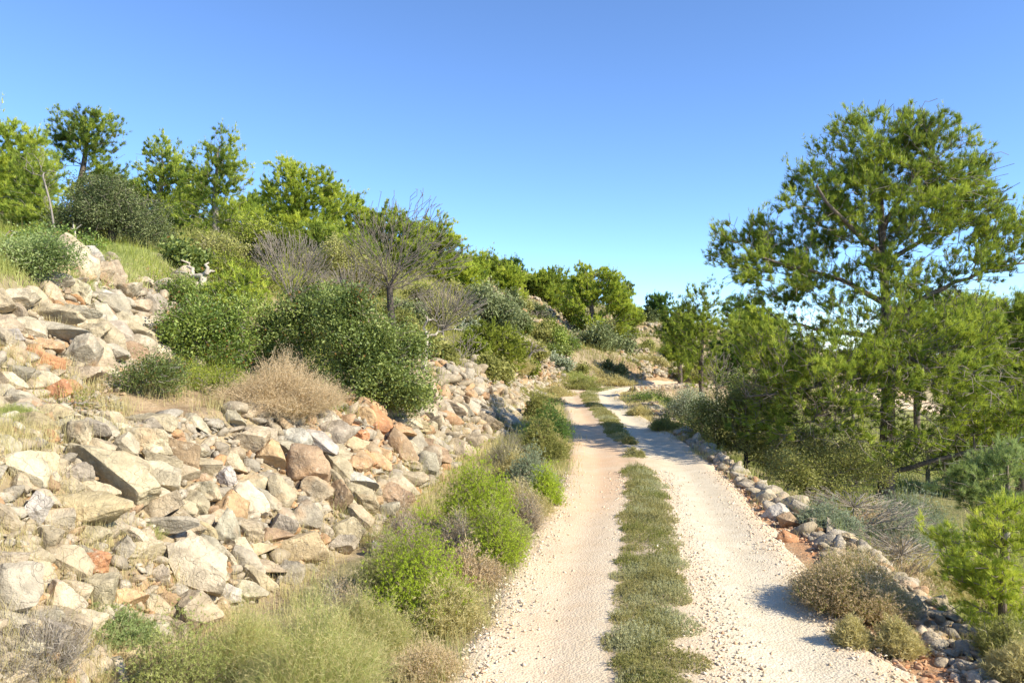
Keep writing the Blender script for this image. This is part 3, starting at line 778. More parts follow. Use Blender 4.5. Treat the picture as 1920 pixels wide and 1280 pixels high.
def needles(P, D, K, L, W, rs, spread=.6, t=None):
    n = len(P); t = rs.rand(n) if t is None else t
    d = unit(D[:, None, :] + rs.randn(n, K, 3) * spread)
    Ls = L * rs.uniform(.7, 1.15, (n, K, 1)); base = P[:, None, :] + rs.randn(n, K, 3) * L * .10
    side = unit(np.cross(d, rs.randn(n, K, 3))) * W
    V = np.stack([base - side * .5, base + side * .5, base + d * Ls], 2).reshape(-1, 3)
    Fc = np.arange(n * K * 3).reshape(-1, 3)
    return V, Fc, np.repeat(t, K * 3)
def leaves(P, D, K, L, W, rs, scat, t=None, droop=0.):
    n = len(P); t = rs.rand(n) if t is None else t
    c = P[:, None, :] + rs.randn(n, K, 3) * scat
    d = unit(D[:, None, :] * .5 + rs.randn(n, K, 3) * .8 + np.array([0, 0, -droop])); s = unit(np.cross(d, rs.randn(n, K, 3) + np.array([0, 0, 1.2])))
    q = rs.uniform(.65, 1.2, (n, K, 1)); nrm = np.cross(s, d)
    V = np.stack([c, c + d * L * q * .5 + s * W * q * .5 + nrm * L * .06, c + d * L * q, c + d * L * q * .5 - s * W * q * .5 + nrm * L * .06], 2).reshape(-1, 3)
    Fc = np.arange(n * K * 4).reshape(-1, 4)
    return V, Fc, np.repeat(t, K * 4)

def in_ell(rs, n, c, r, shell=.0):
    d = unit(rs.randn(n, 3)); q = rs.rand(n, 1) ** (1 / 3.) ; q = q * (1 - shell) + shell * q ** .4
    return c + d * q * r

def tree(name, label, cat, Y, bpx, tpx, ells, n=500, leaf='pine', mat='pine', bark='bark', group=None, rbase=.12, bf=.35,
         clump=.45, clumps=40, K=14, L=.1, W=.007, tufts=3, spread=.42, seed=1, bare=0., dy=0, shell=.4, trunk_top=None, lean=0, rmin=.004,
         leafscat=.06, trunk_n=10, rexp=.6, perseg=1.0, shoots=.07, candles=.05, stems=1, start=2, flatten=.6, baseZ=None, tuft_up=.85, limbs=None):
    rs = np.random.RandomState(seed)
    bx = px2x(bpx, Y); bz = H(bx, Y) if baseZ is None else baseZ
    root = np.array([bx, Y, bz - .08])
    pts = []; leafy = []
    vol = np.array([e[2] * e[3] * (e[5] if len(e) > 5 else 1) for e in ells], float); vol /= vol.sum()
    for e, v in zip(ells, vol):
        Ye = Y + (e[4] if len(e) > 4 else 0)
        c = np.array([px2x(e[0], Ye), Ye, py2z(e[1], Ye)]); r = np.array([e[2] * Ye / F, e[2] * Ye / F * .85, e[3] * Ye / F])
        nc = max(2, int(clumps * v)); cc = in_ell(rs, nc, c, r * .85, shell)
        k = max(3, int(n * v * (1 - bare)))
        w = rs.randint(0, nc, k)
        p = cc[w] + unit(rs.randn(k, 3)) * (rs.rand(k, 1) ** .5) * clump * np.array([1, 1, flatten])
        sh = rs.rand(k) < shoots
        p[sh] = c + (p[sh] - c) * rs.uniform(1.05, 1.32, (sh.sum(), 1)) + np.array([0, 0, 1.]) * rs.rand(sh.sum(), 1) * r[2] * .12
        pts.append(p); leafy.append((rs.rand(k) < (e[6] if len(e) > 6 else 1)).astype(float))
        kb = int(n * v * bare)
        if kb: pts.append(in_ell(rs, kb, c, r, .1)); leafy.append(np.zeros(kb))
    pts = np.vstack(pts); leafy = np.concatenate(leafy)
    g = H(pts[:, 0], pts[:, 1]); ok = pts[:, 2] > g + .08; pts, leafy = pts[ok], leafy[ok]
    tz = trunk_top if trunk_top is not None else ells[0][1]
    top = np.array([px2x(tpx, Y), Y, py2z(tz, Y)])
    tt = np.linspace(0, 1, trunk_n)[:, None]
    tr = root + (top - root) * tt; wob = np.array([np.sin(tt[:, 0] * rs.uniform(3, 8) + rs.rand() * 6) * rs.uniform(.4, 1) for _ in range(2)]).T * np.sin(tt * np.pi) * np.linalg.norm(top - root) * .018
    tr[:, :2] += wob
    tr[:, 0] += lean * np.sin(tt[:, 0] * np.pi)
    tpar = list(range(-1, len(tr) - 1)); ntr = len(tr); lw = []
    for lb in (limbs or []):
        P3 = np.array([[px2x(a_, Y + c_), Y + c_, py2z(b_, Y + c_)] for a_, b_, c_ in lb])
        j = int(np.argmin(np.abs(tr[:ntr, 2] - P3[0, 2] + .12)))
        seg = [P3[0]] if np.linalg.norm(P3[0] - tr[j]) > .15 else []
        for a_, b_ in zip(P3[:-1], P3[1:]):
            m_ = max(2, int(np.linalg.norm(b_ - a_) / .28)); seg += [a_ + (b_ - a_) * q_ + rs.randn(3) * .022 for q_ in np.linspace(0, 1, m_ + 1)[1:]]
        for k_, p_ in enumerate(seg):
            tpar.append(j if k_ == 0 else len(tr) - 1); tr = np.vstack([tr, p_]); lw.append(.42 * (1 - .75 * k_ / len(seg)))
    nodes, par, path = grow(pts, tr, bf, rs, start, tpar=tpar)
    nn = len(nodes); cnt = np.ones(nn)
    for i in np.argsort(-path):
        if par[i] >= 0: cnt[par[i]] += cnt[i]
    rad = np.maximum(rmin, rbase * (cnt / cnt.max()) ** rexp)
    nt_ = len(tr); rad[:nt_] = np.maximum(rad[:nt_] if not lw else rmin, rbase * np.concatenate([np.linspace(1, .22, ntr), np.array(lw) * .8])); rad[0] *= 1.25
    emp = empty(name, root); tag(emp, label, cat, group)
    V, Fq = tubes(nodes, par, rad, thr=max(.012, .004 * Y / 6))
    th = np.concatenate(TH); tro = mesh_np('trunk', V, Fq, M[bark], emp, smooth=True, attrs={'thin': np.clip(1 - (th - rmin) / (rbase * .25 + .004), 0, 1)})
    iskid = np.zeros(nn, bool); iskid[par[par >= 0]] = True
    lf = np.concatenate([np.zeros(nt_), leafy]) > 0
    term = lf & (~iskid | (rs.rand(nn) < perseg)) & (rad < max(.02, rbase * .22)); term[:nt_] = False; term[nt_ - 1] = leaf is not None
    idx = np.nonzero(term)[0]
    if leaf and len(idx):
        a = nodes[par[idx]]; b = nodes[idx]; cen = pts.mean(0)
        q = rs.uniform(.35, 1.12, (len(idx), tufts, 1))
        P = (a[:, None] + (b - a)[:, None] * q)
        seg = np.minimum(np.linalg.norm(b - a, axis=1), .5)
        P += rs.randn(*P.shape) * (seg * .16)[:, None, None]
        D = unit(unit(b - a) * .7 + np.array([0, 0, tuft_up]) + unit(b - cen) * .35)
        D = np.broadcast_to(D[:, None], P.shape).reshape(-1, 3); P = P.reshape(-1, 3)
        tcl = np.clip((.42 if leaf == 'pine' else .5) + vnoise3(P, .3 if Y < 20 else .55, seed) * 1.5 + rs.randn(len(P)) * .2, 0, 1)
        if leaf == 'pine': V, Fc, t = needles(P, D, K, L, W, rs, spread, tcl)
        else: V, Fc, t = leaves(P, D, K, L, W, rs, leafscat, tcl)
        if leaf == 'pine' and candles:
            k = rs.rand(len(P)) < candles; Q0 = P[k]; up_ = unit(D[k] * .5 + np.array([0, 0, 1.]) + rs.randn(k.sum(), 3) * .15)
            hs = rs.uniform(.8, 2.2, k.sum()) * L
            QP = np.concatenate([Q0 + up_ * (hs * f)[:, None] for f in (.35, .7, 1.0)]); QD = np.tile(up_, (3, 1))
            V2, F2, t2 = needles(QP, QD, max(5, K // 2), L * .8, W, rs, .38, np.clip(rs.rand(len(QP)) * .5 + .5, 0, 1))
            Fc = np.vstack([Fc, F2 + len(V)]); V = np.vstack([V, V2]); t = np.concatenate([t, t2])
        mesh_np('crown', V, Fc, M[mat], emp, attrs={'t': t})
    return emp

def far_pine(label, Y, bpx, tpx, ells, **k):
    px = Y / F * 1.875      # metres per render pixel
    d = dict(n=520, K=13, L=.10 + .001 * Y, W=px * .38, tufts=8, clump=.55, clumps=75, rbase=.13, bare=.10, mat='pine_bright', group='pines along the hillside', rmin=px * .16, shell=.3, bf=.5, flatten=.8, start=2)
    d.update(k); d['n'] = int(d['n'] * 1.5)
    return tree('pine_tree', label, 'pine tree', Y, bpx, tpx, ells, **d)
far_pine('bright green pine cut by the left edge of the picture', 24, 0, 20, [(20,300,80,75),(60,350,50,70),(-10,370,60,60)], seed=21, n=800)
far_pine('tall feathery pine standing above the dark holm oak', 26, 140, 165, [(165,250,66,58),(200,300,40,55),(115,275,30,50),(180,350,60,50),(150,400,60,60,0,.5)], seed=22, mat='pine', n=560, bare=.2, clump=.4)
far_pine('thin pale-stemmed pine left of the holm oak', 20, 105, 70, [(60,330,45,45),(35,400,50,40),(90,400,40,60)], seed=23, n=420, bark='bark_grey', bare=.3, mat='pine')
far_pine('dense pine between the feathery pine and the bare-stemmed pine', 31, 300, 305, [(300,305,52,52),(340,350,50,55),(265,370,45,45),(310,420,60,60)], seed=24, n=720, mat='pine')
far_pine('pointed pine with long bare grey lower limbs', 25, 402, 408, [(412,285,36,44),(425,335,56,42),(372,330,32,38),(400,400,80,60,0,.6),(400,460,85,50,0,.5)], seed=25, n=760, bark='bark_grey', bare=.42, mat='pine')
far_pine('broad dense pine at the middle of the skyline group', 29, 560, 555, [(552,350,64,54),(605,385,62,52),(522,400,50,50),(580,450,85,55,0,.6)], seed=26, n=950)
far_pine('small pine peeking behind the broad dense pine', 33, 655, 655, [(655,395,28,34),(630,440,40,45)], seed=27, n=330)
far_pine('rounded pine directly behind the bare almond tree', 33, 735, 735, [(728,428,48,46),(762,462,48,48),(700,485,50,45)], seed=28, n=600, mat='pine')
far_pine('dark-topped pine right of the bare almond tree', 35, 830, 825, [(820,440,40,34),(840,480,26,40),(790,480,35,35),(810,520,50,25,0,.5)], seed=29, n=560, bare=.25)
far_pine('low pine at the start of the descending skyline', 42, 885, 885, [(885,505,42,38),(870,530,30,25)], seed=30, n=420)
far_pine('third pine down the descending skyline, dark green', 46, 930, 928, [(925,505,32,34),(945,525,25,25)], seed=31, n=360, mat='pine')
far_pine('narrow bluish pine down the descending skyline', 48, 970, 970, [(968,515,22,30),(975,540,24,20)], seed=32, n=260, mat='pine_dark')
far_pine('small round pine left of the spreading far pine', 50, 1040, 1040, [(1042,528,32,26),(1015,545,24,20),(1060,555,30,20)], seed=33, n=420, mat='pine')
far_pine('spreading pine with a forked trunk above the olive tree', 42, 1107, 1110, [(1115,525,42,32),(1150,545,40,36),(1085,560,40,32),(1170,585,22,26),(1110,600,60,22,0,.5)], seed=34, n=1100, mat='pine_bright', bare=.3, rbase=.16, clumps=70)
far_pine('small grey-green pine alone on the far skyline', 52, 1235, 1236, [(1236,575,24,24),(1225,600,26,16)], seed=35, n=320, mat='pine_dark')
far_pine('dark low shrub-like pine left of the grey-green skyline pine', 51, 1212, 1212, [(1212,597,18,12)], seed=36, n=150, mat='oak', leaf='leaf', K=8, L=.16, W=.12)
far_pine('young green pine standing right of the far bend', 22, 1312, 1320, [(1320,572,24,34),(1300,605,40,30),(1345,610,40,34),(1290,640,38,22),(1330,660,45,25,0,.5),(1310,690,40,28,0,.5)], seed=37, n=640, mat='pine', bare=.4, K=10, L=.1, group=None, rbase=.07, perseg=.6, shoots=.2)
far_pine('dark green pine behind the young green pine at the bend', 26, 1385, 1385, [(1385,590,28,28),(1400,630,40,35),(1370,680,50,40)], seed=38, n=520, mat='pine_dark', group=None)
far_pine('green pine behind the right side of the big pine', 19, 1800, 1800, [(1810,590,70,50),(1760,640,60,50),(1870,620,60,60),(1830,700,90,60)], seed=39, n=1100, mat='pine_bright', K=12, group='pines behind the big pine', rbase=.1)
far_pine('bushy green pine cut by the right edge', 15, 1915, 1915, [(1925,640,70,80),(1900,740,80,80),(1870,830,90,60)], seed=40, n=1200, mat='pine', K=12, group='pines behind the big pine', rbase=.1, L=.14)
for i, (px, Y, ells, lab) in enumerate([
   (235, 34, [(235,385,45,50),(215,420,40,40)], 'half-hidden pine behind the feathery pine and the holm oak'),
   (480, 36, [(478,400,36,42),(490,450,40,40)], 'pine filling the gap before the broad dense pine'),
   (350, 37, [(352,380,34,42),(345,430,50,40)], 'pine glimpsed behind the pointed bare-limbed pine'),
   (1010, 47, [(1012,530,26,24),(1025,560,26,20)], 'round pine left of the spreading far pine, on the crest'),
   (950, 44, [(950,525,30,26),(960,560,28,20)], 'yellow-green pine low on the descending skyline'),
   (1160, 47, [(1160,555,26,28),(1178,590,22,20)], 'pine overlapping the right side of the spreading far pine'),
   (875, 36, [(872,520,34,26)], 'pine just beyond the tips of the almond branches'),
   (295, 26, [(290,430,60,40),(330,460,50,30)], 'low bushy pine right behind the holm oak'),
   (455, 27, [(450,420,50,44),(470,460,50,30)], 'low bushy pine in front of the broad dense pine'),
   (640, 27, [(640,470,60,34),(600,450,40,34)], 'low bushy pine left of the almond crown'),
   (5, 30, [(10,340,70,60),(40,400,60,50)], 'deep green pine low behind the left edge pine'),
   (690, 38, [(690,430,36,32),(680,465,40,30)], 'low pine behind the gap left of the almond tree'),
   (800, 41, [(795,450,30,34),(810,490,34,26)], 'small pine just behind the dark-topped pine'),
   (1085, 52, [(1080,545,26,22)], 'far pine peeking behind the spreading pine'),
   (985, 52, [(985,540,24,18),(1000,552,20,14)], 'lowest pine of the descending skyline'),
   (1275, 34, [(1275,600,26,26),(1262,620,24,18),(1275,650,30,30)], 'young pine just left of the young green pine at the bend'),
   (1430, 24, [(1440,640,50,50),(1420,600,30,30)], 'dark pine hidden behind the left limbs of the big pine'),
   (1720, 24, [(1720,600,70,50),(1690,680,80,60)], 'green pine behind the big pine trunk'),
   ]):
    far_pine(lab, Y, px, px, ells, seed=150 + i, n=480, mat='pine' if i % 2 else 'pine_bright', group='pines along the hillside' if px < 1200 else 'pines behind the big pine', rbase=.1)
# big pine on the lower terrace
tree('pine_tree', 'big spreading pine with a dark trunk on the terrace right of the track', 'pine tree', 14, 1662, 1652,
     [(1655,285,125,100),(1730,265,85,80),(1560,350,95,85),(1800,350,100,95),(1690,395,200,80,0,1.1),(1500,435,120,65),(1400,455,75,62),(1450,530,95,60,0,.9),(1880,450,95,85),
      (1560,500,120,65,0,.9,.7),(1740,500,150,65,0,.8,.7),(1640,575,240,55,0,.9,.5),(1560,650,200,60,-.7,1.3,.62),(1760,640,180,65,-.9,1.3,.62),(1450,710,100,80,-.3,1.0,.6),(1640,720,250,70,-1.4,1.6,.6),(1850,740,130,90,-.6,1.1,.6),(1500,790,140,45,-.2,.8,.45),(1640,800,210,45,-1.2,.9,.4),(1800,850,150,50,-.5,.7,.4)],
     n=15000, clump=.30, clumps=620, K=12, L=.10, W=.009, tufts=5, seed=41, rbase=.155, bf=.42, bare=.34, perseg=.9, candles=.05, rexp=.56, trunk_top=300, trunk_n=18, limbs=[[(1662,605,0),(1720,570,0),(1790,530,.2),(1860,505,.4),(1930,490,.5)],[(1655,560,0),(1600,535,.1),(1540,512,0),(1480,500,-.2),(1410,475,-.3)],
      [(1655,500,0),(1700,470,.3),(1750,435,.6),(1800,395,.8)],[(1655,480,0),(1610,440,-.3),(1570,400,-.5),(1530,350,-.6)],[(1665,885,0),(1740,868,-.2),(1830,845,-.4),(1930,815,-.6)],
      [(1655,700,0),(1570,715,-.5),(1480,735,-.7),(1400,745,-.8)],[(1660,680,0),(1760,655,-.7),(1850,640,-1.0)],[(1655,770,0),(1600,765,-.8),(1530,780,-1.4)],[(1655,650,0),(1690,660,-1.0),(1740,690,-1.8)],[(1655,430,0),(1690,370,-.4),(1740,300,-.5)],[(1653,640,0),(1560,620,.6),(1470,610,1.0)]], mat='pine', bark='bark', rmin=.0055, start=3, shell=.25, flatten=.7)
# young pine in the lower right corner
tree('young_pine', 'bright green young pine filling the lower right corner', 'young pine', 5.3, 1880, 1880,
     [(1880,980,80,60),(1840,1060,80,60),(1890,1120,90,80),(1850,1200,100,60),(1790,1000,40,30)], n=1500, clump=.14, clumps=60, K=14, L=.05, W=.0036, tufts=3, perseg=.8, shoots=.2,
     seed=42, rbase=.035, mat='pine_bright', bark='bark', rmin=.003, trunk_top=960, bare=.1)
tree('young_pine', 'loose bluish green sapling behind the lower right young pine', 'young pine', 8.5, 1885, 1890,
     [(1890,870,60,50),(1860,930,70,40),(1800,900,50,40)], n=700, clump=.2, clumps=40, K=12, L=.07, W=.005, tufts=4, seed=43, rbase=.03, mat='herb', bark='twig', rmin=.004, bare=.25)
print('pines', round(time.time() - T0, 1))

def broad(name, label, cat, Y, bpx, tpx, ells, **k):
    px = Y / F * 1.875
    d = dict(leaf='leaf', n=500, K=9, L=max(.045, px * 1.5), W=max(.026, px * 1.0), tufts=3, leafscat=.05 + px, clump=.28, clumps=60, rbase=.05, bark='bark_grey', rmin=max(.003, px * .2), bare=.18, shell=.3, flatten=.9, shoots=.2, bf=.5, perseg=.8)
    if 'clumps' in k: k['clumps'] = int(k['clumps'] * .32)
    if 'clump' in k: k['clump'] *= 1.25
    d.update(k); return tree(name, label, cat, Y, bpx, tpx, ells, **d)
broad('holm_oak', 'dark grey-green holm oak with a short forked trunk above the upper bank', 'oak tree', 18, 208, 210,
      [(205,390,78,55),(150,400,45,50),(265,410,55,55),(210,345,45,28),(130,445,40,30),(300,450,30,35)], n=2500, mat='oak', bark='bark_dark', rbase=.10, seed=51, K=10, clumps=150, trunk_top=390, clump=.3, leafscat=.08, start=5, bf=.3)
G_B = 'glossy bushes on the terrace behind the low bank'
broad('bush', 'glossy light green bush with reddish tips right of the upper bank', 'bush', 11, 380, 380, [(370,610,75,55),(330,640,50,45),(400,660,75,40),(430,590,45,40),(350,690,60,30)], n=1500, mat='carob', seed=52, group=G_B, L=.05, W=.024, clump=.22, clumps=110)
broad('bush', 'middle dark green bush behind the dry brown bush', 'bush', 11.6, 560, 560, [(560,610,75,50),(510,640,60,45),(540,680,90,30),(590,570,50,40)], n=1400, mat='mastic', seed=53, group=G_B, clump=.22, clumps=110)
broad('bush', 'largest dense green bush overhanging the orange rocks', 'bush', 10.7, 700, 700, [(690,620,70,60),(735,670,75,60),(660,680,70,60),(770,720,50,35),(700,740,75,30),(650,590,50,40)], n=2300, mat='mastic', seed=54, group=G_B, clump=.2, clumps=170, K=10)
broad('bush', 'yellow-green feathery bush rising behind the glossy light green bush', 'bush', 13, 455, 455, [(450,540,45,32),(470,570,40,30),(420,560,30,25)], n=600, leaf='pine', K=12, L=.07, W=.009, mat='pine_bright', seed=55, clump=.2)
broad('bush', 'leafy bright green bush above the upper bank, left of the oak trunk', 'bush', 13.2, 100, 100, [(110,465,75,22),(50,470,60,24),(150,480,40,16)], n=900, mat='carob', seed=56, L=.05, W=.03, clump=.2)
broad('bush', 'grey-green scrub filling the hollow left of the dry brown bush', 'bush', 9.3, 300, 300, [(300,735,75,28),(345,715,60,30),(255,725,35,22),(380,760,40,25)], n=1700, mat='juniper', seed=57, L=.03, W=.012, clump=.15, bare=.3, rmin=.0025, K=8, bark='twig')
broad('bush', 'low fresh green ground bush beyond the pale flat stones', 'bush', 13.2, 290, 290, [(290,560,50,14),(340,545,50,16),(400,560,50,20)], n=700, mat='carob', seed=61, L=.04, W=.022, clump=.2)
broad('bush', 'light green leafy bush at the left edge above the rocks', 'bush', 9.3, 30, 30, [(30,490,70,34),(60,530,40,24),(0,550,55,30),(90,475,50,22)], n=1500, mat='herb', seed=62, L=.035, W=.018, clump=.16, bare=.3)
broad('scrub', 'grey-green scrub on the terrace right of the dry grass tuft', 'scrub', 7.0, 120, 120, [(120,765,60,12),(70,775,30,14)], n=350, mat='juniper', seed=160, L=.022, W=.008, clump=.1, bare=.4, bark='twig', K=7, rbase=.012, group='scrub on the terrace between the banks')
broad('scrub', 'leafy green scrub at the lower right end of the upper bank', 'scrub', 8.2, 260, 260, [(240,720,40,22),(300,700,40,30)], n=700, mat='mastic', seed=161, L=.026, W=.012, clump=.12, bare=.3, bark='twig', K=8, rbase=.015, group='scrub on the terrace between the banks')
broad('scrub', 'twiggy green scrub between the light green bush and the dry brown bush', 'scrub', 8.9, 390, 390, [(380,740,50,35),(430,720,30,25)], n=700, mat='juniper', seed=162, L=.024, W=.010, clump=.12, bare=.35, bark='twig', K=8, rbase=.015, group='scrub on the terrace between the banks')
for i, (px, py, rx, ry, Y, mt, lab) in enumerate([
  (960,600,36,20,37,'olive','greyish scrub mass right of the tall silvery olive'),(1010,625,30,14,39,'heath','olive-brown scrub in the middle of the far slope'),
  (1060,590,34,16,45,'juniper','green scrub under the small round far pine'),(880,660,34,22,24,'juniper','green scrub behind the small bank-top almond'),
  (850,600,50,24,24,'heath','brown-green scrub behind the bank-top almond tree'),(1140,615,40,16,45,'heath','dry scrub belt right under the spreading far pine'),
  (1190,600,24,12,50,'juniper','low pine scrub on the crest right of the spreading far pine'),(930,700,30,14,26,'heath','tufted scrub on the crest of the far bank'),
  (980,690,26,14,28,'juniper','green scrub just above the far end of the low bank'),(740,620,60,30,17,'heath','brown scrub behind the largest dense green bush'),
  (620,560,70,30,17,'juniper','scrub behind the middle dark green bush'),(1040,655,26,12,37,'mastic','dark green scrub left of the bright green far shrub')]):
    hit = cast(px, py + ry * .9)
    if hit is not None: Y = hit[1] + rx * hit[1] / F * .5
    broad('scrub', lab, 'scrub', Y, px, px, [(px, py, rx, ry)], n=330, mat=mt, seed=170 + i, clump=.3 * rx * Y / F, clumps=30, L=.045 + .002 * Y, W=.02 + .0012 * Y, K=9, leafscat=.08, rbase=.03, bare=.3, bark='bark_grey', group='scrub on the slope beyond the bushes')
broad('scrub', 'dull scrub under the pointed bare-limbed pine', 'scrub', 19, 400, 400, [(400,470,60,26),(340,480,40,22)], n=600, mat='heath', seed=63, L=.06, W=.035, clump=.25, bare=.35, bark='bark_grey', group='scrub under the hillside pines')
broad('scrub', 'olive-green scrub between the two leafless grey shrubs', 'scrub', 21, 520, 520, [(520,450,60,30),(470,440,40,30)], n=600, mat='juniper', seed=64, L=.06, W=.035, clump=.25, bare=.35, bark='bark_grey', group='scrub under the hillside pines')
broad('scrub', 'grey-green scrub behind the trunk of the almond tree', 'scrub', 20, 640, 640, [(640,480,60,34),(700,510,50,30)], n=600, mat='heath', seed=65, L=.06, W=.035, clump=.25, bare=.35, bark='bark_grey', group='scrub under the hillside pines')
broad('scrub', 'dark scrub right behind the holm oak trunk', 'scrub', 21, 250, 250, [(250,465,70,28),(320,470,40,24)], n=600, mat='oak', seed=66, L=.06, W=.035, clump=.25, bare=.25, bark='bark_grey', group='scrub under the hillside pines')
broad('scrub', 'yellow-green scrub right of the cut stump', 'scrub', 16, 430, 430, [(430,500,46,20),(500,520,40,20)], n=500, mat='juniper', seed=67, L=.05, W=.025, clump=.22, bare=.3, bark='bark_grey', group='scrub under the hillside pines')
broad('olive_tree', 'round dark-based olive tree below the spreading far pine', 'olive tree', 38.5, 1120, 1120, [(1122,636,46,36),(1098,660,32,26),(1148,660,30,26),(1122,672,40,18)], n=1000, mat='olive', seed=58, clump=.5, clumps=50, L=.16, W=.07, leafscat=.16, group='olive trees on the far slope', rbase=.1)
broad('olive_tree', 'tall silvery olive tree above the yellow-green juniper', 'olive tree', 31, 920, 920, [(920,570,38,35),(940,600,30,30),(895,600,30,30)], n=650, mat='olive', seed=59, clump=.45, clumps=50, L=.15, W=.055, leafscat=.16, group='olive trees on the far slope', rbase=.09)
broad('juniper', 'yellow-green juniper leaning over the far end of the low bank', 'juniper', 25, 925, 925, [(930,640,42,26),(905,655,30,24),(960,665,30,20),(895,625,22,14)], n=900, leaf='pine', K=10, L=.13, W=.03, mat='juniper', seed=60, clump=.3, rbase=.07)
far_bushes = [(1060,640,35,22,36,'carob','bright green shrub beside the small bare tree on the far slope'),(1000,660,26,16,33,'heath','low olive-coloured shrub above the far bank'),
  (860,545,36,18,33,'heath','dull green shrub on the slope under the skyline pines'),(1255,660,18,22,34,'juniper','small green juniper bush on the pale far slope'),
  (1010,590,26,14,44,'oak','dark little oak shrub among the far rubble'),(760,590,40,24,20,'olive','greyish shrub behind the pale forked stump'),
  (1245,618,22,10,48,'mastic','dark green shrub below the grey-green skyline pine'),(820,600,44,26,22,'heath','olive-brown scrub right of the almond tree'),
  (980,620,18,10,36,'mastic','tiny green shrub on the far rubble'),(700,540,60,26,24,'heath','brownish scrub under the broad dense pine'),
  (590,500,60,26,25,'heath','brownish scrub beneath the middle skyline pines'),(480,480,60,30,26,'heath','dry scrub at the foot of the bare-stemmed pine'),
  (340,490,40,26,22,'mastic','green shrub right of the holm oak'),(905,690,24,14,22,'heath','dry shrub left of the juniper'),(1090,600,34,18,43,'juniper','yellowish scrub under the spreading far pine'),
  (1180,625,30,16,44,'juniper','yellowish scrub right of the spreading far pine'),(1150,690,26,12,37,'oak','dark shrub in shade beside the far bend'),(950,565,30,18,40,'oak','dark green shrub beside the tall silvery olive'),
  (1090,700,30,12,36,'heath','low grey-green scrub left of the shaded far bank'),(1050,680,30,14,37,'lavender','greyish scrub below the bright green far shrub'),
  (960,650,20,12,32,'heath','dull scrub just right of the juniper'),(1030,620,26,12,41,'juniper','yellowish scrub in the middle of the far rubble'),
  (1080,615,24,10,44,'heath','brownish scrub at the foot of the spreading far pine'),(1210,650,16,8,42,'heath','little dry scrub above the crooked bare tree'),
  (1230,680,20,8,40,'drygrass','straw-coloured scrub on the pale far slope'),(990,575,26,12,45,'heath','scrub line under the lowest skyline pine'),
  (880,620,30,20,28,'lavender','silvery scrub left of the tall olive'),(820,660,36,22,21,'heath','dull scrub around the pale forked stump'),
  (1280,640,24,16,40,'juniper','yellow-green scrub left of the young green pine'),(1350,650,26,14,42,'heath','scrub on the pale slope behind the young green pine'),
  (900,560,26,14,40,'heath','scrub band below the descending skyline'),(1300,690,20,8,40,'heath','scrub strip right of the pale far slope'),
  (1320,700,50,24,27,'heath','grey scrub beyond the far bend stones'),(790,560,34,20,26,'heath','tangled brown scrub behind the almond branches')]
for i, (px, py, rx, ry, Y, mt, lab) in enumerate(far_bushes):
    hit = cast(px, py + ry * .9)
    if hit is not None: Y = hit[1] + rx * hit[1] / F * .5
    w = Y / F
    broad('shrub', lab, 'shrub', Y, px, px, [(px, py, rx, ry)], n=260, mat=mt, seed=70 + i, clump=.25 * rx * w, clumps=24, L=.10, W=.06, K=8, leafscat=.1, rbase=.03, group='shrubs on the hillside')
# right of the road
broad('bush', 'large dark brown-green bush leaning toward the shaded road', 'bush', 15.5, 1400, 1400, [(1400,800,85,50),(1340,790,60,40),(1450,840,60,40),(1320,830,50,20),(1400,750,60,30)], n=1500, mat='heath', seed=91, L=.05, W=.025, clump=.25, bark='bark_dark', bare=.2)
broad('bush', 'dark green mastic behind the brown-green roadside bush', 'bush', 17.5, 1440, 1440, [(1430,760,70,60),(1480,800,60,60),(1400,720,40,30)], n=1100, mat='mastic', seed=92, clump=.25, bark='bark_dark')
broad('bush', 'pale grey twiggy bush right of the far bend', 'bush', 20, 1300, 1300, [(1295,760,38,32),(1330,770,30,25),(1265,775,30,20)], n=800, mat='lavender', seed=93, L=.05, W=.02, clump=.2, bark='twig', bare=.3)
broad('bush', 'low bright green shrub at the outside of the far bend', 'bush', 25, 1215, 1215, [(1215,752,38,9),(1245,765,25,10)], n=420, mat='carob', seed=94, clump=.2)
broad('bush', 'shaded green thicket at the foot of the big pine', 'bush', 12.2, 1560, 1560, [(1540,900,90,40),(1620,880,60,30),(1480,880,50,30)], n=900, mat='heath', seed=95, L=.045, W=.02, clump=.2, bark='bark_dark', bare=.35)
print('broadleaf', round(time.time() - T0, 1))

# bare trees
def bare(label, Y, bpx, tpx, ells, name='bare_tree', cat='bare tree', **k):
    d = dict(n=260, leaf=None, bark='dead', rbase=.05, bf=.5, clump=.2, clumps=60, bare=.9, rmin=.0055, group=None, shell=.2, baseZ=None)
    d.update(k); return tree(name, label, cat, Y, bpx, tpx, ells, **d)
bare('big leafless almond tree spreading crooked branches against the sky', 15.5, 745, 730, [(740,470,95,75),(690,450,55,65),(800,430,50,70,0,.8),(785,380,22,45,0,.35),(725,385,30,35,0,.3),(770,520,75,45),(850,480,45,45)], n=1300, seed=101, bark='bark_dark', trunk_top=540, trunk_n=5, start=1, rbase=.07, bf=.75, rmin=.0055)
bare('bushy leafless grey shrub left of the almond tree', 14.5, 545, 545, [(540,480,65,55),(500,470,35,45),(590,490,40,45)], name='bare_shrub', cat='bare shrub', n=800, seed=102, bark='bark_grey', rbase=.028, trunk_top=560, trunk_n=4, start=0, bf=.9, rmin=.005)
bare('pale forked dead stump leaning right beyond the big bush', 16, 795, 800, [(840,610,50,16),(815,600,26,30),(800,640,14,20)], name='dead_tree', cat='dead tree', n=24, seed=103, rbase=.05, rmin=.011, trunk_top=625, trunk_n=4, start=1, bf=.2)
bare('small bare almond tree standing on the rubble bank crest', 19, 862, 864, [(865,650,38,24),(840,640,30,20),(890,640,26,20)], n=150, seed=104, bark='bark_grey', rbase=.045, trunk_top=672, trunk_n=4, start=1, rmin=.008, bf=.6)
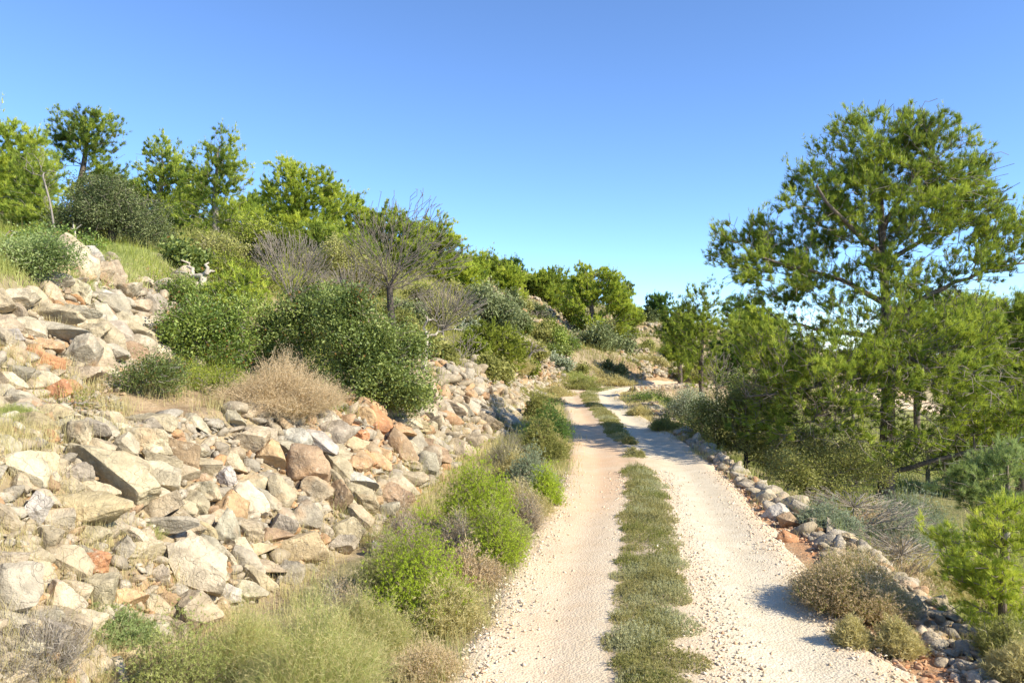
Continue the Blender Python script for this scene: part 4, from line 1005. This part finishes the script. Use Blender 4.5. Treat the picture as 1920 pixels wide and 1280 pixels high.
bare('little bare tree right of the yellow-green juniper', 30, 990, 992, [(992,650,18,14),(1010,655,20,10)], n=70, seed=105, bark='bark_grey', rbase=.06, trunk_top=668, trunk_n=4, start=1, rmin=.014)
bare('small crooked bare tree above the shaded far bank', 38.5, 1187, 1188, [(1190,655,26,12),(1172,650,18,16)], n=46, seed=106, bark='bark_dark', rbase=.11, trunk_top=668, trunk_n=4, start=1, rmin=.02, bf=.7)
bare('small dark umbrella-shaped tree on the far rubble slope', 40, 1002, 1004, [(1010,588,30,10)], n=80, seed=107, bark='bark_dark', rbase=.07, trunk_top=600, trunk_n=4, rmin=.02, leaf='leaf', mat='oak', K=8, L=.2, W=.12, leafscat=.15, bare=.2)
bare('cut tree stump with a bright split face above the glossy bush', 13.5, 383, 381, [(352,505,26,16),(392,500,14,20)], name='cut_tree', cat='tree stump', n=9, seed=108, rbase=.085, rmin=.014, trunk_top=517, trunk_n=4, start=2, bf=.1)
bare('fallen bleached branch at the left edge above the herbs', 13, -30, 66, [(40,462,40,14),(20,445,25,14)], name='fallen_branch', cat='branch', n=20, seed=109, rbase=.05, rmin=.012, trunk_top=462, trunk_n=7, start=2, bf=.2)
bare('thin whitish dead stem standing left of the holm oak trunk', 15.5, 146, 137, [(137,422,3,6)], name='bare_pole', cat='dead trunk', n=4, seed=110, rbase=.028, rmin=.012, trunk_top=420, trunk_n=6)
bare('slender leaning grey trunk rising left of the holm oak', 16.5, 112, 80, [(60,300,25,30),(90,330,20,20)], name='dead_tree', cat='dead tree', n=60, seed=111, rbase=.022, rmin=.005, bark='bark_grey', trunk_top=330, trunk_n=7, start=3, bf=.4)
bare('grey leafless thicket between the almond tree and the oak-coloured scrub', 19, 660, 660, [(660,530,60,45),(610,540,40,40)], name='bare_shrub', cat='bare shrub', n=600, seed=121, bark='bark_grey', rbase=.03, trunk_top=600, trunk_n=4, start=0, bf=.9, rmin=.006)
bare('grey leafless thicket right under the almond branches', 18, 830, 830, [(830,560,60,35),(880,570,40,30)], name='bare_shrub', cat='bare shrub', n=500, seed=122, bark='bark_grey', rbase=.03, trunk_top=620, trunk_n=4, start=0, bf=.9, rmin=.006)
bare('grey twiggy thicket at the foot of the pointed bare-limbed pine', 21, 440, 440, [(440,470,60,35),(380,470,40,30)], name='bare_shrub', cat='bare shrub', n=500, seed=123, bark='bark_grey', rbase=.03, trunk_top=500, trunk_n=4, start=0, bf=.9, rmin=.007)
bare('small leafless bush standing in front of the far stones', 21, 1340, 1345, [(1345,690,40,35)], name='bare_shrub', cat='bare shrub', n=160, seed=112, bark='twig', rbase=.03, rmin=.008, trunk_top=730, trunk_n=4, start=1, bf=.7)
bare('tangled grey brushwood pile on the lower terrace near the stone edging', 9.6, 1600, 1600, [(1600,950,110,30),(1700,965,60,30),(1540,930,40,20)], name='brushwood', cat='brushwood', n=600, seed=113, bark='dead', rbase=.012, rmin=.0035, trunk_top=950, trunk_n=3, start=0, bf=.9)
bare('grey dead brush between the stone edging and the young pine', 7.2, 1690, 1690, [(1690,1035,70,35),(1640,1010,50,25)], name='brushwood', cat='brushwood', n=420, seed=114, bark='dead', rbase=.010, rmin=.003, trunk_top=1040, trunk_n=3, start=0, bf=.9)
bare('fallen dead twigs on the terrace under the grey-green scrub', 8.4, 420, 420, [(430,800,50,14)], name='dead_branch', cat='dead twigs', n=60, seed=115, rbase=.012, rmin=.004, trunk_top=800, trunk_n=3, start=0, bf=.5)

# stem shrubs ---------------------------------------------------------
def ribbons(A, C, B, w, rs, K=5, t=None):
    """bent blades A->B with control C"""
    n = len(A); s = np.linspace(0, 1, K)[None, :, None]
    P = (1 - s) ** 2 * A[:, None] + 2 * s * (1 - s) * C[:, None] + s ** 2 * B[:, None]
    side = unit(np.cross(B - A, rs.randn(n, 3)))[:, None] * (w * (1 - s * .75))
    V = np.stack([P - side * .5, P + side * .5], 2)          # n,K,2,3
    base = np.arange(n)[:, None] * 2 * K; k = np.arange(K - 1)[None] * 2
    Fq = np.stack([base + k, base + k + 1, base + k + 3, base + k + 2], -1).reshape(-1, 4)
    return V.reshape(-1, 3), Fq, np.repeat(rs.rand(n) if t is None else t, 2 * K), P
G_V = 'shrubs on the verge between bank and track'
def stem_shrub(name, label, cat, Y, px, wpx, top, mat, n=500, leafn=14, leafL=.018, leafW=.004, stemmat='twig_brown', w=.004, seed=1, group=None, up=.5, side=3, droop=0., x=None, hh=None, rad=None):
    rs = np.random.RandomState(seed)
    x = px2x(px, Y) if x is None else x; R_ = wpx / 2 * Y / F if rad is None else rad
    z0 = H(x, Y); h = (py2z(top, Y) - z0) if hh is None else hh; h = max(h, .1)
    if group == G_V: h *= .84; R_ *= .86; n = int(n * .85)
    if group == 'wispy clumps at the bank foot': h *= .88
    root = empty(name, (x, Y, z0)); tag(root, label, cat, group)
    a = rs.rand(n) * 2 * np.pi; q = rs.rand(n) ** .5
    A = np.stack([x + np.cos(a) * q * R_ * .35, Y + np.sin(a) * q * R_ * .35, np.zeros(n)], -1); A[:, 2] = H(A[:, 0], A[:, 1]) - .02
    nb = 9; ba = rs.rand(nb) * 2 * np.pi; bq = .25 + .6 * rs.rand(nb) ** .5; bh = rs.uniform(.38, 1.15, nb); bh[0] = 1.1; bq[0] = .2
    D2 = (np.cos(a)[:, None] * q[:, None] - np.cos(ba) * bq) ** 2 + (np.sin(a)[:, None] * q[:, None] - np.sin(ba) * bq) ** 2
    wch = D2.argmin(1); lump = bh[wch] * (1.05 - .55 * np.sqrt(D2.min(1))) * np.where(rs.rand(n) < .12, rs.uniform(1.1, 1.4, n), 1)
    hz = h * np.clip(1 - (q * .88) ** 2, .12, 1) ** .6 * rs.uniform(.5, 1.08, n) * lump
    q = q * rs.uniform(.75, 1.15, n)
    B = np.stack([x + np.cos(a) * q * R_ * 1.02, Y + np.sin(a) * q * R_ * 1.02, z0 + hz], -1)
    gB = H(B[:, 0], B[:, 1]); B[:, 2] = np.maximum(B[:, 2], gB + .04 + .15 * h * rs.rand(n))
    C = (A + B) / 2; C[:, :2] += (B - A)[:, :2] * (.5 - up) ; C[:, 2] += .08 * h; C += rs.randn(n, 3) * h * .07
    if droop: B[:, 2] -= droop * h * q
    V, Fq, t, P = ribbons(A, C, B, w, rs)
    # side twigs
    sv = [V]; sf = [Fq]; st = [t]; ends = [P[:, 2:].reshape(-1, 3)]; dirs = [np.repeat(unit(B - C), 3, 0)]; off = len(V)
    if side:
        s = rs.uniform(.3, .95, (n, side, 1)); S0 = (1 - s) ** 2 * A[:, None] + 2 * s * (1 - s) * C[:, None] + s ** 2 * B[:, None]
        S0 = S0.reshape(-1, 3); d = unit(np.repeat(unit(B - A), side, 0) * .8 + rs.randn(len(S0), 3) * .55); L = h * rs.uniform(.12, .32, (len(S0), 1))
        S1 = S0 + d * L; V2, F2, t2, P2 = ribbons(S0, (S0 + S1) / 2 + rs.randn(*S0.shape) * L * .1, S1, w * .7, rs, 3)
        sv.append(V2); sf.append(F2 + off); st.append(t2); ends.append(P2[:, 1:].reshape(-1, 3)); dirs.append(np.repeat(d, 2, 0))
    mesh_np('stems', np.vstack(sv), np.vstack(sf), M[stemmat] , root, attrs={'t': np.concatenate(st)})
    if leafn:
        P = np.vstack(ends); D = np.vstack(dirs); gl = H(P[:, 0], P[:, 1]); m = P[:, 2] > gl + .1 * h; P, D = P[m], D[m]
        k = max(1, int(leafn)); tcl = (vnoise3(P, .22, seed) + .5) * .7 + rs.rand(len(P)) * .3
        P = P + rs.randn(*P.shape) * leafL * .6
        V, Fc, t = needles(P, unit(D + np.array([0, 0, .3])), k, leafL, leafW, rs, .75, tcl)
        mesh_np('foliage', V, Fc, M[mat], root, attrs={'t': t})
    return root
G_V = 'shrubs on the verge between bank and track'
stem_shrub('dry_bush', 'big rounded dry brown bush on the crest of the low bank', 'dry bush', 8.9, 525, 245, 672, 'drybush', n=2600, leafn=3, leafL=.02, leafW=.004, stemmat='drybush', w=.005, seed=201, side=5)
stem_shrub('green_shrub', 'bright green feathery shrub in front of the yellowish layered slab', 'shrub', 5.6, 790, 215, 945, 'rosemary', n=420, leafn=9, leafL=.022, leafW=.0035, seed=202, side=7, group=G_V, w=.003)
stem_shrub('green_shrub', 'pale green shrub mixed with dry stalks left of the bright one', 'shrub', 6.2, 730, 130, 990, 'greengrass', n=420, leafn=6, leafL=.025, leafW=.003, seed=203, side=6, group=G_V, w=.003)
stem_shrub('green_shrub', 'tall green shrub hiding the foot of the rugged grey boulder', 'shrub', 7.9, 900, 165, 840, 'rosemary', n=480, leafn=8, leafL=.026, leafW=.004, seed=204, side=7, group=G_V)
stem_shrub('green_shrub', 'olive green shrub in front of the tall green one', 'shrub', 6.7, 930, 130, 920, 'rosemary', n=360, leafn=7, leafL=.022, leafW=.0035, seed=205, side=6, group=G_V)
stem_shrub('lavender_bush', 'silvery grey-blue bush beside the track past the tall green shrub', 'shrub', 10.2, 998, 96, 828, 'lavender', n=420, leafn=7, leafL=.035, leafW=.006, seed=206, side=4, group=G_V)
stem_shrub('green_shrub', 'light green tuft leaning on the silvery grey-blue bush', 'shrub', 9.2, 1022, 62, 850, 'rosemary', n=260, leafn=7, leafL=.03, leafW=.0045, seed=207, side=5, group=G_V)
stem_shrub('heath_shrub', 'brownish heath shrub with rusty twigs at the track edge', 'shrub', 12.6, 1018, 100, 772, 'heath', n=420, leafn=8, leafL=.04, leafW=.009, seed=208, side=6, group=G_V)
stem_shrub('heath_shrub', 'dark spiky shrub throwing branches over the left rut', 'shrub', 14.8, 1030, 80, 742, 'pine_dark', n=260, leafn=8, leafL=.05, leafW=.01, seed=209, side=5, group=G_V)
stem_shrub('heath_shrub', 'low olive shrub farther up the verge before the bend', 'shrub', 19, 1010, 56, 738, 'heath', n=260, leafn=8, leafL=.06, leafW=.014, seed=210, side=5, group=G_V)
stem_shrub('dry_shrub', 'rounded seed-headed dry bush casting its shadow on the right rut', 'dry bush', 5.7, 1600, 215, 1045, 'drybush', n=2200, leafn=4, leafL=.018, leafW=.004, stemmat='heath', w=.0036, seed=211, side=6)
stem_shrub('dry_shrub', 'wispy straw-coloured clump at the bottom centre left of the track', 'dry bush', 4.15, 580, 300, 1085, 'drygrass', n=1500, leafn=2, leafL=.03, leafW=.002, stemmat='greengrass', w=.0028, seed=212, side=5, group='wispy clumps at the bank foot')
stem_shrub('dry_shrub', 'wispy grey-green clump beneath the triangular rock', 'dry bush', 4.7, 470, 190, 1120, 'greengrass', n=900, leafn=2, leafL=.03, leafW=.002, stemmat='drygrass', w=.0028, seed=213, side=5, group='wispy clumps at the bank foot')
stem_shrub('dry_shrub', 'wispy clump touching the bright green feathery shrub', 'dry bush', 5.0, 690, 170, 1080, 'drygrass', n=900, leafn=2, leafL=.03, leafW=.002, stemmat='greengrass', w=.0028, seed=214, side=5, group='wispy clumps at the bank foot')
stem_shrub('dry_shrub', 'low brown clump at the track edge below the bright shrub', 'dry bush', 4.6, 800, 150, 1190, 'drybush', n=600, leafn=3, leafL=.02, leafW=.003, stemmat='drygrass', w=.0028, seed=215, side=4, group='wispy clumps at the bank foot')
stem_shrub('dry_shrub', 'grass-like grey-green tuft at the left edge of the terrace', 'dry bush', 5.9, 20, 110, 765, 'greengrass', n=800, leafn=2, leafL=.03, leafW=.0025, stemmat='greengrass', w=.003, seed=216, side=4)
stem_shrub('weed_patch', 'low green weeds in front of the lower left rocks', 'weeds', 4.25, 330, 170, 1150, 'greengrass', n=300, leafn=6, leafL=.02, leafW=.004, seed=217, side=5, w=.0025)
stem_shrub('weed_patch', 'small green weed clump left of the triangular rock', 'weeds', 4.6, 230, 130, 1150, 'herb', n=200, leafn=6, leafL=.018, leafW=.004, seed=218, side=5, w=.0025)
stem_shrub('dry_twigs', 'tangle of pale dry twigs in the lower left corner', 'dry twigs', 4.0, 70, 220, 1160, 'drybush', n=500, leafn=0, stemmat='twig', w=.0035, seed=219, side=6)
stem_shrub('grass_tuft', 'greenish grass tuft in the dark hollow above the big cracked slab', 'grass tuft', 5.6, 285, 70, 1020, 'greengrass', n=150, leafn=0, stemmat='greengrass', w=.003, seed=220, side=1)
stem_shrub('green_shrub', 'isolated green tuft in the middle of the track at the red patch', 'shrub', 13.1, 1190, 34, 838, 'median', n=160, leafn=7, leafL=.035, leafW=.007, seed=221, side=3)
stem_shrub('heath_shrub', 'second tuft of the track middle, just behind the isolated one', 'shrub', 14.6, 1180, 26, 818, 'median', n=120, leafn=7, leafL=.035, leafW=.008, seed=222, side=3)
stem_shrub('reed', 'tall yellow reed stalks beside the far bend', 'reed', 30.5, 1184, 8, 697, 'drygrass', n=10, leafn=0, stemmat='drygrass', w=.05, seed=223, side=0)
# grasses and small shrubs along the edging, lower terrace and verges
extra = [(1690,1045,7.2,80,'drybush'),(1655,1020,8.0,90,'heath'),(1560,985,9.2,80,'drybush'),(1700,1010,8.6,90,'drybush'),(1800,1060,7.0,80,'heath'),(1500,945,10.8,70,'drybush'),(1845,1000,8.2,100,'drybush'),(1640,950,10.4,90,'drybush'),(1450,880,11.5,60,'heath'),(1490,905,10.6,50,'drygrass'),(1560,1010,8.2,70,'lavender'),(1620,990,8.6,80,'greengrass'),(1740,1000,8.0,110,'drygrass'),(1680,960,9.6,110,'lavender'),
         (1760,1045,6.9,90,'greengrass'),(1480,900,11.8,70,'greengrass'),(1540,940,10.0,80,'greengrass'),(1820,960,8.8,110,'rosemary'),(1700,905,11.2,110,'lavender'),(1620,905,11.5,90,'greengrass'),
         (1600,1190,5.0,34,'drygrass'),(1870,1180,5.4,60,'rosemary'),(1685,1240,4.9,40,'drygrass'),(1895,1230,4.7,70,'heath'),(1910,1260,4.4,60,'drygrass'),(1250,800,17.0,40,'heath'),(1200,770,20.6,30,'drygrass'),
         (1100,770,0,0,''),(970,860,10.8,60,'drygrass'),(1035,800,14.0,40,'drygrass'),(870,1090,6.3,90,'drybush'),(930,1030,7.4,80,'greengrass'),(980,960,8.8,70,'drygrass'),(830,1160,5.4,90,'drygrass'),
         (1010,700,24,60,'heath'),(1040,720,28,50,'drygrass'),(960,690,26,60,'drygrass'),(1085,700,32,60,'heath'),(1150,712,34.5,60,'drygrass'),(1210,690,38,40,'drygrass'),(1080,690,33,50,'greengrass')]
WORDS = {'heath': 'brownish heath', 'drygrass': 'dry straw-coloured grass', 'lavender': 'silvery grey', 'greengrass': 'thin grey-green', 'rosemary': 'fresh green', 'drybush': 'dry brown'}
NEARW = {1600:'below the seed-headed dry bush',1895:'at the foot of the lower right young pine',1910:'in the lower right corner under the young pine',1690:'behind the golden edging stone',1655:'above the pinkish edging stone',1560:'behind the middle of the stone edging',1700:'under the brushwood',1800:'left of the young pine, low down',1500:'behind the dark-holed edging rock',1845:'inside the shade of the young pine',1640:'in the middle of the brushwood pile',1450:'beyond the shaded stone edging',1490:'behind the pale edging block',1560:'behind the middle of the stone edging',1620:'below the brushwood pile',1740:'under the young pine branches',1680:'right of the brushwood pile',
 1760:'just above the big end rock',1480:'behind the grey flat edging stone',1540:'left of the brushwood pile',1820:'at the left side of the young pine',1700:'beneath the big pine trunk',
1685:'at the bottom right of the track',1250:'on the right verge before the bend',1200:'at the inside of the bend',1300:'on the right verge by the tree shadow',970:'between the green tuft and the bank end',1035:'between the two heath shrubs',
 870:'below the tall green shrub',930:'under the olive green shrub',980:'at the track edge below the silvery bush',830:'at the foot of the bright green shrub',1010:'above the bend on the left',1040:'right at the left of the bend',960:'behind the bank crest near the bend',
 1085:'on the slope over the bend',1150:'along the far side of the bend',1210:'on the shaded far bank',1080:'higher over the bend'}
for i, (px, py, Y, w, mt) in enumerate(extra):
    if not mt: continue
    lab = f"{WORDS[mt]} tuft {NEARW.get(px, 'on the lower terrace')}"
    if px == 1700 and py > 950: lab = 'dry brown tuft in front of the brushwood pile'
    if px == 1560 and py < 990: lab = 'dry brown tuft left of the brushwood, behind the edging'
    if px == 1870 and py > 1100: lab = 'fresh green tuft at the foot of the big end rock'
    if px == 1620 and py < 950: lab = 'thin grey-green tuft left of the big pine trunk'
    hh = (.10 + .0018 * w * min(Y, 11) / 4)
    stem_shrub('low_shrub', lab, 'low shrub', Y, px, w * 1.6, 0, mt, n=int(260 + w * 1.5), leafn=5, leafL=.03 + .001 * Y, leafW=.003 + .0004 * Y, stemmat='drygrass' if mt in ('drygrass', 'greengrass') else 'twig', w=.003 + .0003 * Y, seed=240 + i, side=4, hh=hh, group='low shrubs and tufts along the track')

broad('bush', 'brown leafy thicket between the brown-green roadside bush and the pine trunk', 'bush', 13.2, 1540, 1540, [(1560,850,80,45),(1490,850,60,45),(1600,880,50,30)], n=1100, mat='heath', seed=180, L=.035, W=.016, clump=.2, bark='bark_grey', bare=.45, clumps=120)
broad('bush', 'grey-green thicket behind and right of the big pine trunk', 'bush', 15.5, 1740, 1740, [(1740,850,90,40),(1820,860,80,40)], n=900, mat='juniper', seed=181, L=.04, W=.018, clump=.2, bark='bark_grey', bare=.4, clumps=100)
broad('bush', 'dull green thicket seen far under the limbs of the big pine', 'bush', 27, 1600, 1600, [(1560,690,80,34),(1660,700,80,34),(1480,690,50,30)], n=900, mat='juniper', seed=182, L=.09, W=.05, clump=.4, bark='bark_grey', bare=.2, clumps=100)
broad('scrub', 'dark scrub among the rocks of the shaded far bank', 'scrub', 36.8, 1100, 1100, [(1150,690,34,10),(1100,695,30,10)], n=300, mat='heath', seed=183, L=.12, W=.06, clump=.3, bark='bark_grey', bare=.2)
# rough scrub clumps that break up the left verge
for i, (px, Y, w, top, mt, lab) in enumerate([(860, 6.9, 90, 950, 'drybush', 'dead brown twiggy shrub between the pale green and the olive green shrubs'),
    (985, 8.0, 70, 900, 'drybush', 'small dead shrub at the track edge below the silvery bush'), (760, 7.4, 100, 930, 'drybush', 'dry brown shrub behind the pale green shrub'),
    (640, 5.2, 110, 1080, 'drybush', 'dry brown twiggy clump left of the bright green shrub'), (950, 12.0, 80, 800, 'heath', 'brownish shrub against the bank past the rugged grey boulder')]):
    stem_shrub('dead_shrub', lab, 'dry shrub', Y, px, w, top, mt, n=260, leafn=2, leafL=.02, leafW=.003, stemmat='twig', w=.004, seed=300 + i, side=7, group='dry shrubs on the left verge')
# ground cover as stuff ------------------------------------------------
def blades(name, label, X, Yv, hmin, hmax, mat, seed, lean=.5, W0=.002, z=None, cat='grass'):
    rs = np.random.RandomState(seed); n = len(X)
    z = H(X, Yv) if z is None else z
    A = np.stack([X, Yv, z - .01], -1); h = rs.uniform(hmin, hmax, n)
    a = rs.rand(n) * 2 * np.pi; l = rs.rand(n) * lean * h
    B = A + np.stack([np.cos(a) * l, np.sin(a) * l, h * .95], -1); C = (A + B) / 2; C[:, 2] += h * .15
    w = np.maximum(W0, Yv / F * .9)
    s = np.linspace(0, 1, 3)[None, :, None]
    P = (1 - s) ** 2 * A[:, None] + 2 * s * (1 - s) * C[:, None] + s ** 2 * B[:, None]
    side = unit(np.cross(B - A, rs.randn(n, 3)))[:, None] * (w[:, None, None] * (1 - s * .8))
    V = np.stack([P - side * .5, P + side * .5], 2).reshape(-1, 3)
    base = np.arange(n)[:, None] * 6; k = np.arange(2)[None] * 2
    Fq = np.stack([base + k, base + k + 1, base + k + 3, base + k + 2], -1).reshape(-1, 4)
    t = np.repeat(np.clip(vnoise(X, Yv, .5, seed) + .5 + rs.randn(n) * .12, 0, 1), 6)
    return tag(mesh_np(name, V, Fq, M[mat], attrs={'t': t}), label, cat, None, 'stuff')
def clustered(n, ylo, yhi, xf, seed, pw=1.5, thr=.0, sc=.6, jit=.07, per=12):
    r = np.random.RandomState(seed); m_ = n // per
    yy = ylo + (yhi - ylo) * r.rand(m_) ** pw; lo, hi = xf(yy); xx = lo + (hi - lo) * r.rand(m_)
    k = (vnoise(xx, yy, sc, seed) + .3 * vnoise(xx, yy, sc * .3, seed + 1)) > thr; xx, yy = xx[k], yy[k]
    xx = np.repeat(xx, per); yy = np.repeat(yy, per); s_ = jit * (1 + .04 * yy)
    return xx + r.randn(len(xx)) * s_, yy + r.randn(len(xx)) * s_
colx = lambda k: (lambda y: np.interp(y, _fy, _fx[:, k]))
# median strip
def strip_pts(seed):
    r = np.random.RandomState(seed); out = []
    for _ in range(1500):
        y = 3.0 + 29.5 * r.rand() ** 1.3
        if abs(y - 12.4) < .5 or 13.0 < y < 14.9: continue
        a = np.interp(y, CSL[:, 1], CSL[:, 0]); b = np.interp(y, CSR[:, 1], CSR[:, 0]); w = (b - a) * .78; a = a + (b - a) * .11
        R_ = (.04 + .14 * r.rand() ** 1.6) * (1 + .02 * y); x = a + w * (.5 + (r.rand() - .5) * (1.05 - R_ + .2 * vnoise(y, 0, .6, 3)))
        if vnoise(x, y, .33, 77) < -.31: continue
        m = int(200 * (R_ / .12) ** 2 * np.clip(7 / y, .35, 1.2)); hc = (r.uniform(.2, .62) * R_ + .012) * min(1, 10 / y + .25)
        if r.rand() < .12: hc *= 1.7
        q = r.rand(m) ** .5; an = r.rand(m) * 6.283
        t = np.clip(.5 + vnoise(x, y, .8, 5) * .8 + r.randn() * .32, 0, 1)
        out.append(np.stack([x + np.cos(an) * q * R_, y + np.sin(an) * q * R_, hc * np.sqrt(1 - q * q * .85) * r.uniform(.6, 1.1, m), np.full(m, t)], -1))
    o = np.vstack(out); return o[:, 0], o[:, 1], o[:, 2], o[:, 3]
X, Y2, hh, tcm = strip_pts(81)
rs_ = np.random.RandomState(82)
zz = H(X, Y2) + .05
A = np.stack([X, Y2, zz], -1); n = len(X); a = rs_.rand(n) * 6.283; sb = rs_.rand(n) < .35
lean = hh * rs_.rand(n) * .7
B = A + np.stack([np.cos(a) * lean, np.sin(a) * lean, hh * rs_.uniform(.5, 1.1, n)], -1)
wv = np.maximum(.003, Y2 / F * .9)
Vr, Fr, tr_, Pr = ribbons(A[sb], ((A + B) / 2)[sb], B[sb], wv[sb][:, None, None], rs_, 3, t=tcm[sb])
sel = rs_.rand(n) < .9; Pl = A[sel] + (B - A)[sel] * rs_.uniform(.3, 1, (sel.sum(), 1)); tl = tcm[sel]
Vn, Fn, tn = needles(Pl - np.array([0, 0, .02]), np.tile([0, 0, 1.], (len(Pl), 1)), 7, .019, .005, rs_, .8, tl)
o = mesh_np('median_plants', np.vstack([Vr, Vn]), [Fr, Fn + len(Vr)], M['median'], attrs={'t': np.concatenate([tr_, tn])})
tag(o, 'low strip of thyme and dry herbs between the two wheel ruts', 'low plants', None, 'stuff')
# verge, terraces, slopes
fl, fr_ = colx(5), (lambda y: np.interp(y, CL[:, 1], CL[:, 0]))
X, Y2 = clustered(60000, 3.2, 33, lambda y: (fl(y) - .35, fr_(y) - .02 - .03 * np.clip(y - 14, 0, 12)), 83, 1.5, -.12)
blades('verge_grass', 'dry grass along the left edge of the track', X, Y2, .05, .20, 'drygrass', 84)
X, Y2 = clustered(24000, 3.2, 30, lambda y: (fl(y) - .3, fr_(y) - .03 * np.clip(y - 14, 0, 12)), 85, 1.4, .02)
blades('verge_herbs', 'green grass and herbs along the left verge', X, Y2, .06, .24, 'greengrass', 86)
rx_ = lambda y: np.interp(y, CR[:, 1], CR[:, 0])
X, Y2 = clustered(30000, 3.4, 30, lambda y: (rx_(y) - .02, colx(8)(y) + .2), 87, 1.5, .03, .5)
blades('edge_grass', 'sparse dry grass on the right edge of the track', X, Y2, .03, .13, 'drygrass', 88)
X, Y2 = clustered(90000, 4, 34, lambda y: (colx(8)(y) + .15, colx(10)(y) + 4), 89, 1.3, -.15, 1.2, .1)
blades('terrace_grass', 'grey-green grass covering the lower terrace on the right', X, Y2, .08, .34, 'greengrass', 90)
X, Y2 = clustered(40000, 4, 34, lambda y: (colx(8)(y) + .2, colx(10)(y) + 4), 91, 1.3, .0, 1.0, .1)
blades('terrace_straw', 'straw and dry stems on the lower terrace on the right', X, Y2, .08, .36, 'drygrass', 92)
X, Y2 = clustered(110000, 9, 40, lambda y: (-.62 * y - 3, colx(4)(y) - .1), 93, 1.2, -.1, 1.2, .14)
s = Sc(X, Y2); k = ~((s > 1.8) & (s < 3.1) & (Y2 < 13)); X, Y2 = X[k], Y2[k]
blades('hill_grass', 'dry and green grass on the left hillside under the pines', X, Y2, .08, .30, 'juniper', 94)
X, Y2 = clustered(60000, 17, 42, lambda y: (-.62 * y - 3, colx(4)(y) + .1), 95, 1.0, -.02, 1.4, .2)
blades('hill_straw', 'dry straw and low scrub on the left hillside', X, Y2, .15, .5, 'heath', 96)
X, Y2 = clustered(70000, 35, 62, lambda y: (-6 + 0 * y, np.minimum(colx(7)(y) + 2, 26)), 97, 1.0, .0, 2.2, .35)
s = Sc(X, Y2); k = ~((s > 5) & (Y2 < 37.6)); X, Y2 = X[k], Y2[k]
blades('far_grass', 'dry grass on the far terraced slope', X, Y2, .12, .40, 'heath', 98)
X, Y2 = clustered(70000, 7.6, 15, lambda y: (-.70 * y - 1, colx(2)(y) + .3), 99, 1.0, -.2, .7, .1)
blades('herbs', 'leafy green herbs above the upper bank', X, Y2, .05, .2, 'greengrass', 100, .8, .01, cat='herbs')
X, Y2 = clustered(16000, 3.0, 5.4, lambda y: (-.72 * y, colx(5)(y) + .5), 101, 1.0, -.1, .5, .06)
blades('foot_grass', 'dry grass at the foot of the low bank, lower left', X, Y2, .05, .2, 'drygrass', 102)
X, Y2 = clustered(16000, 4.5, 9.2, lambda y: (-.75 * y, colx(4)(y) + .1), 103, 1.0, .0, .5, .05)
blades('crest_grass', 'sparse dry grass on the terrace behind the low bank', X, Y2, .05, .22, 'drygrass', 104)
print('done', round(time.time() - T0, 1), 'polys', sum(len(m.polygons) for m in bpy.data.meshes))
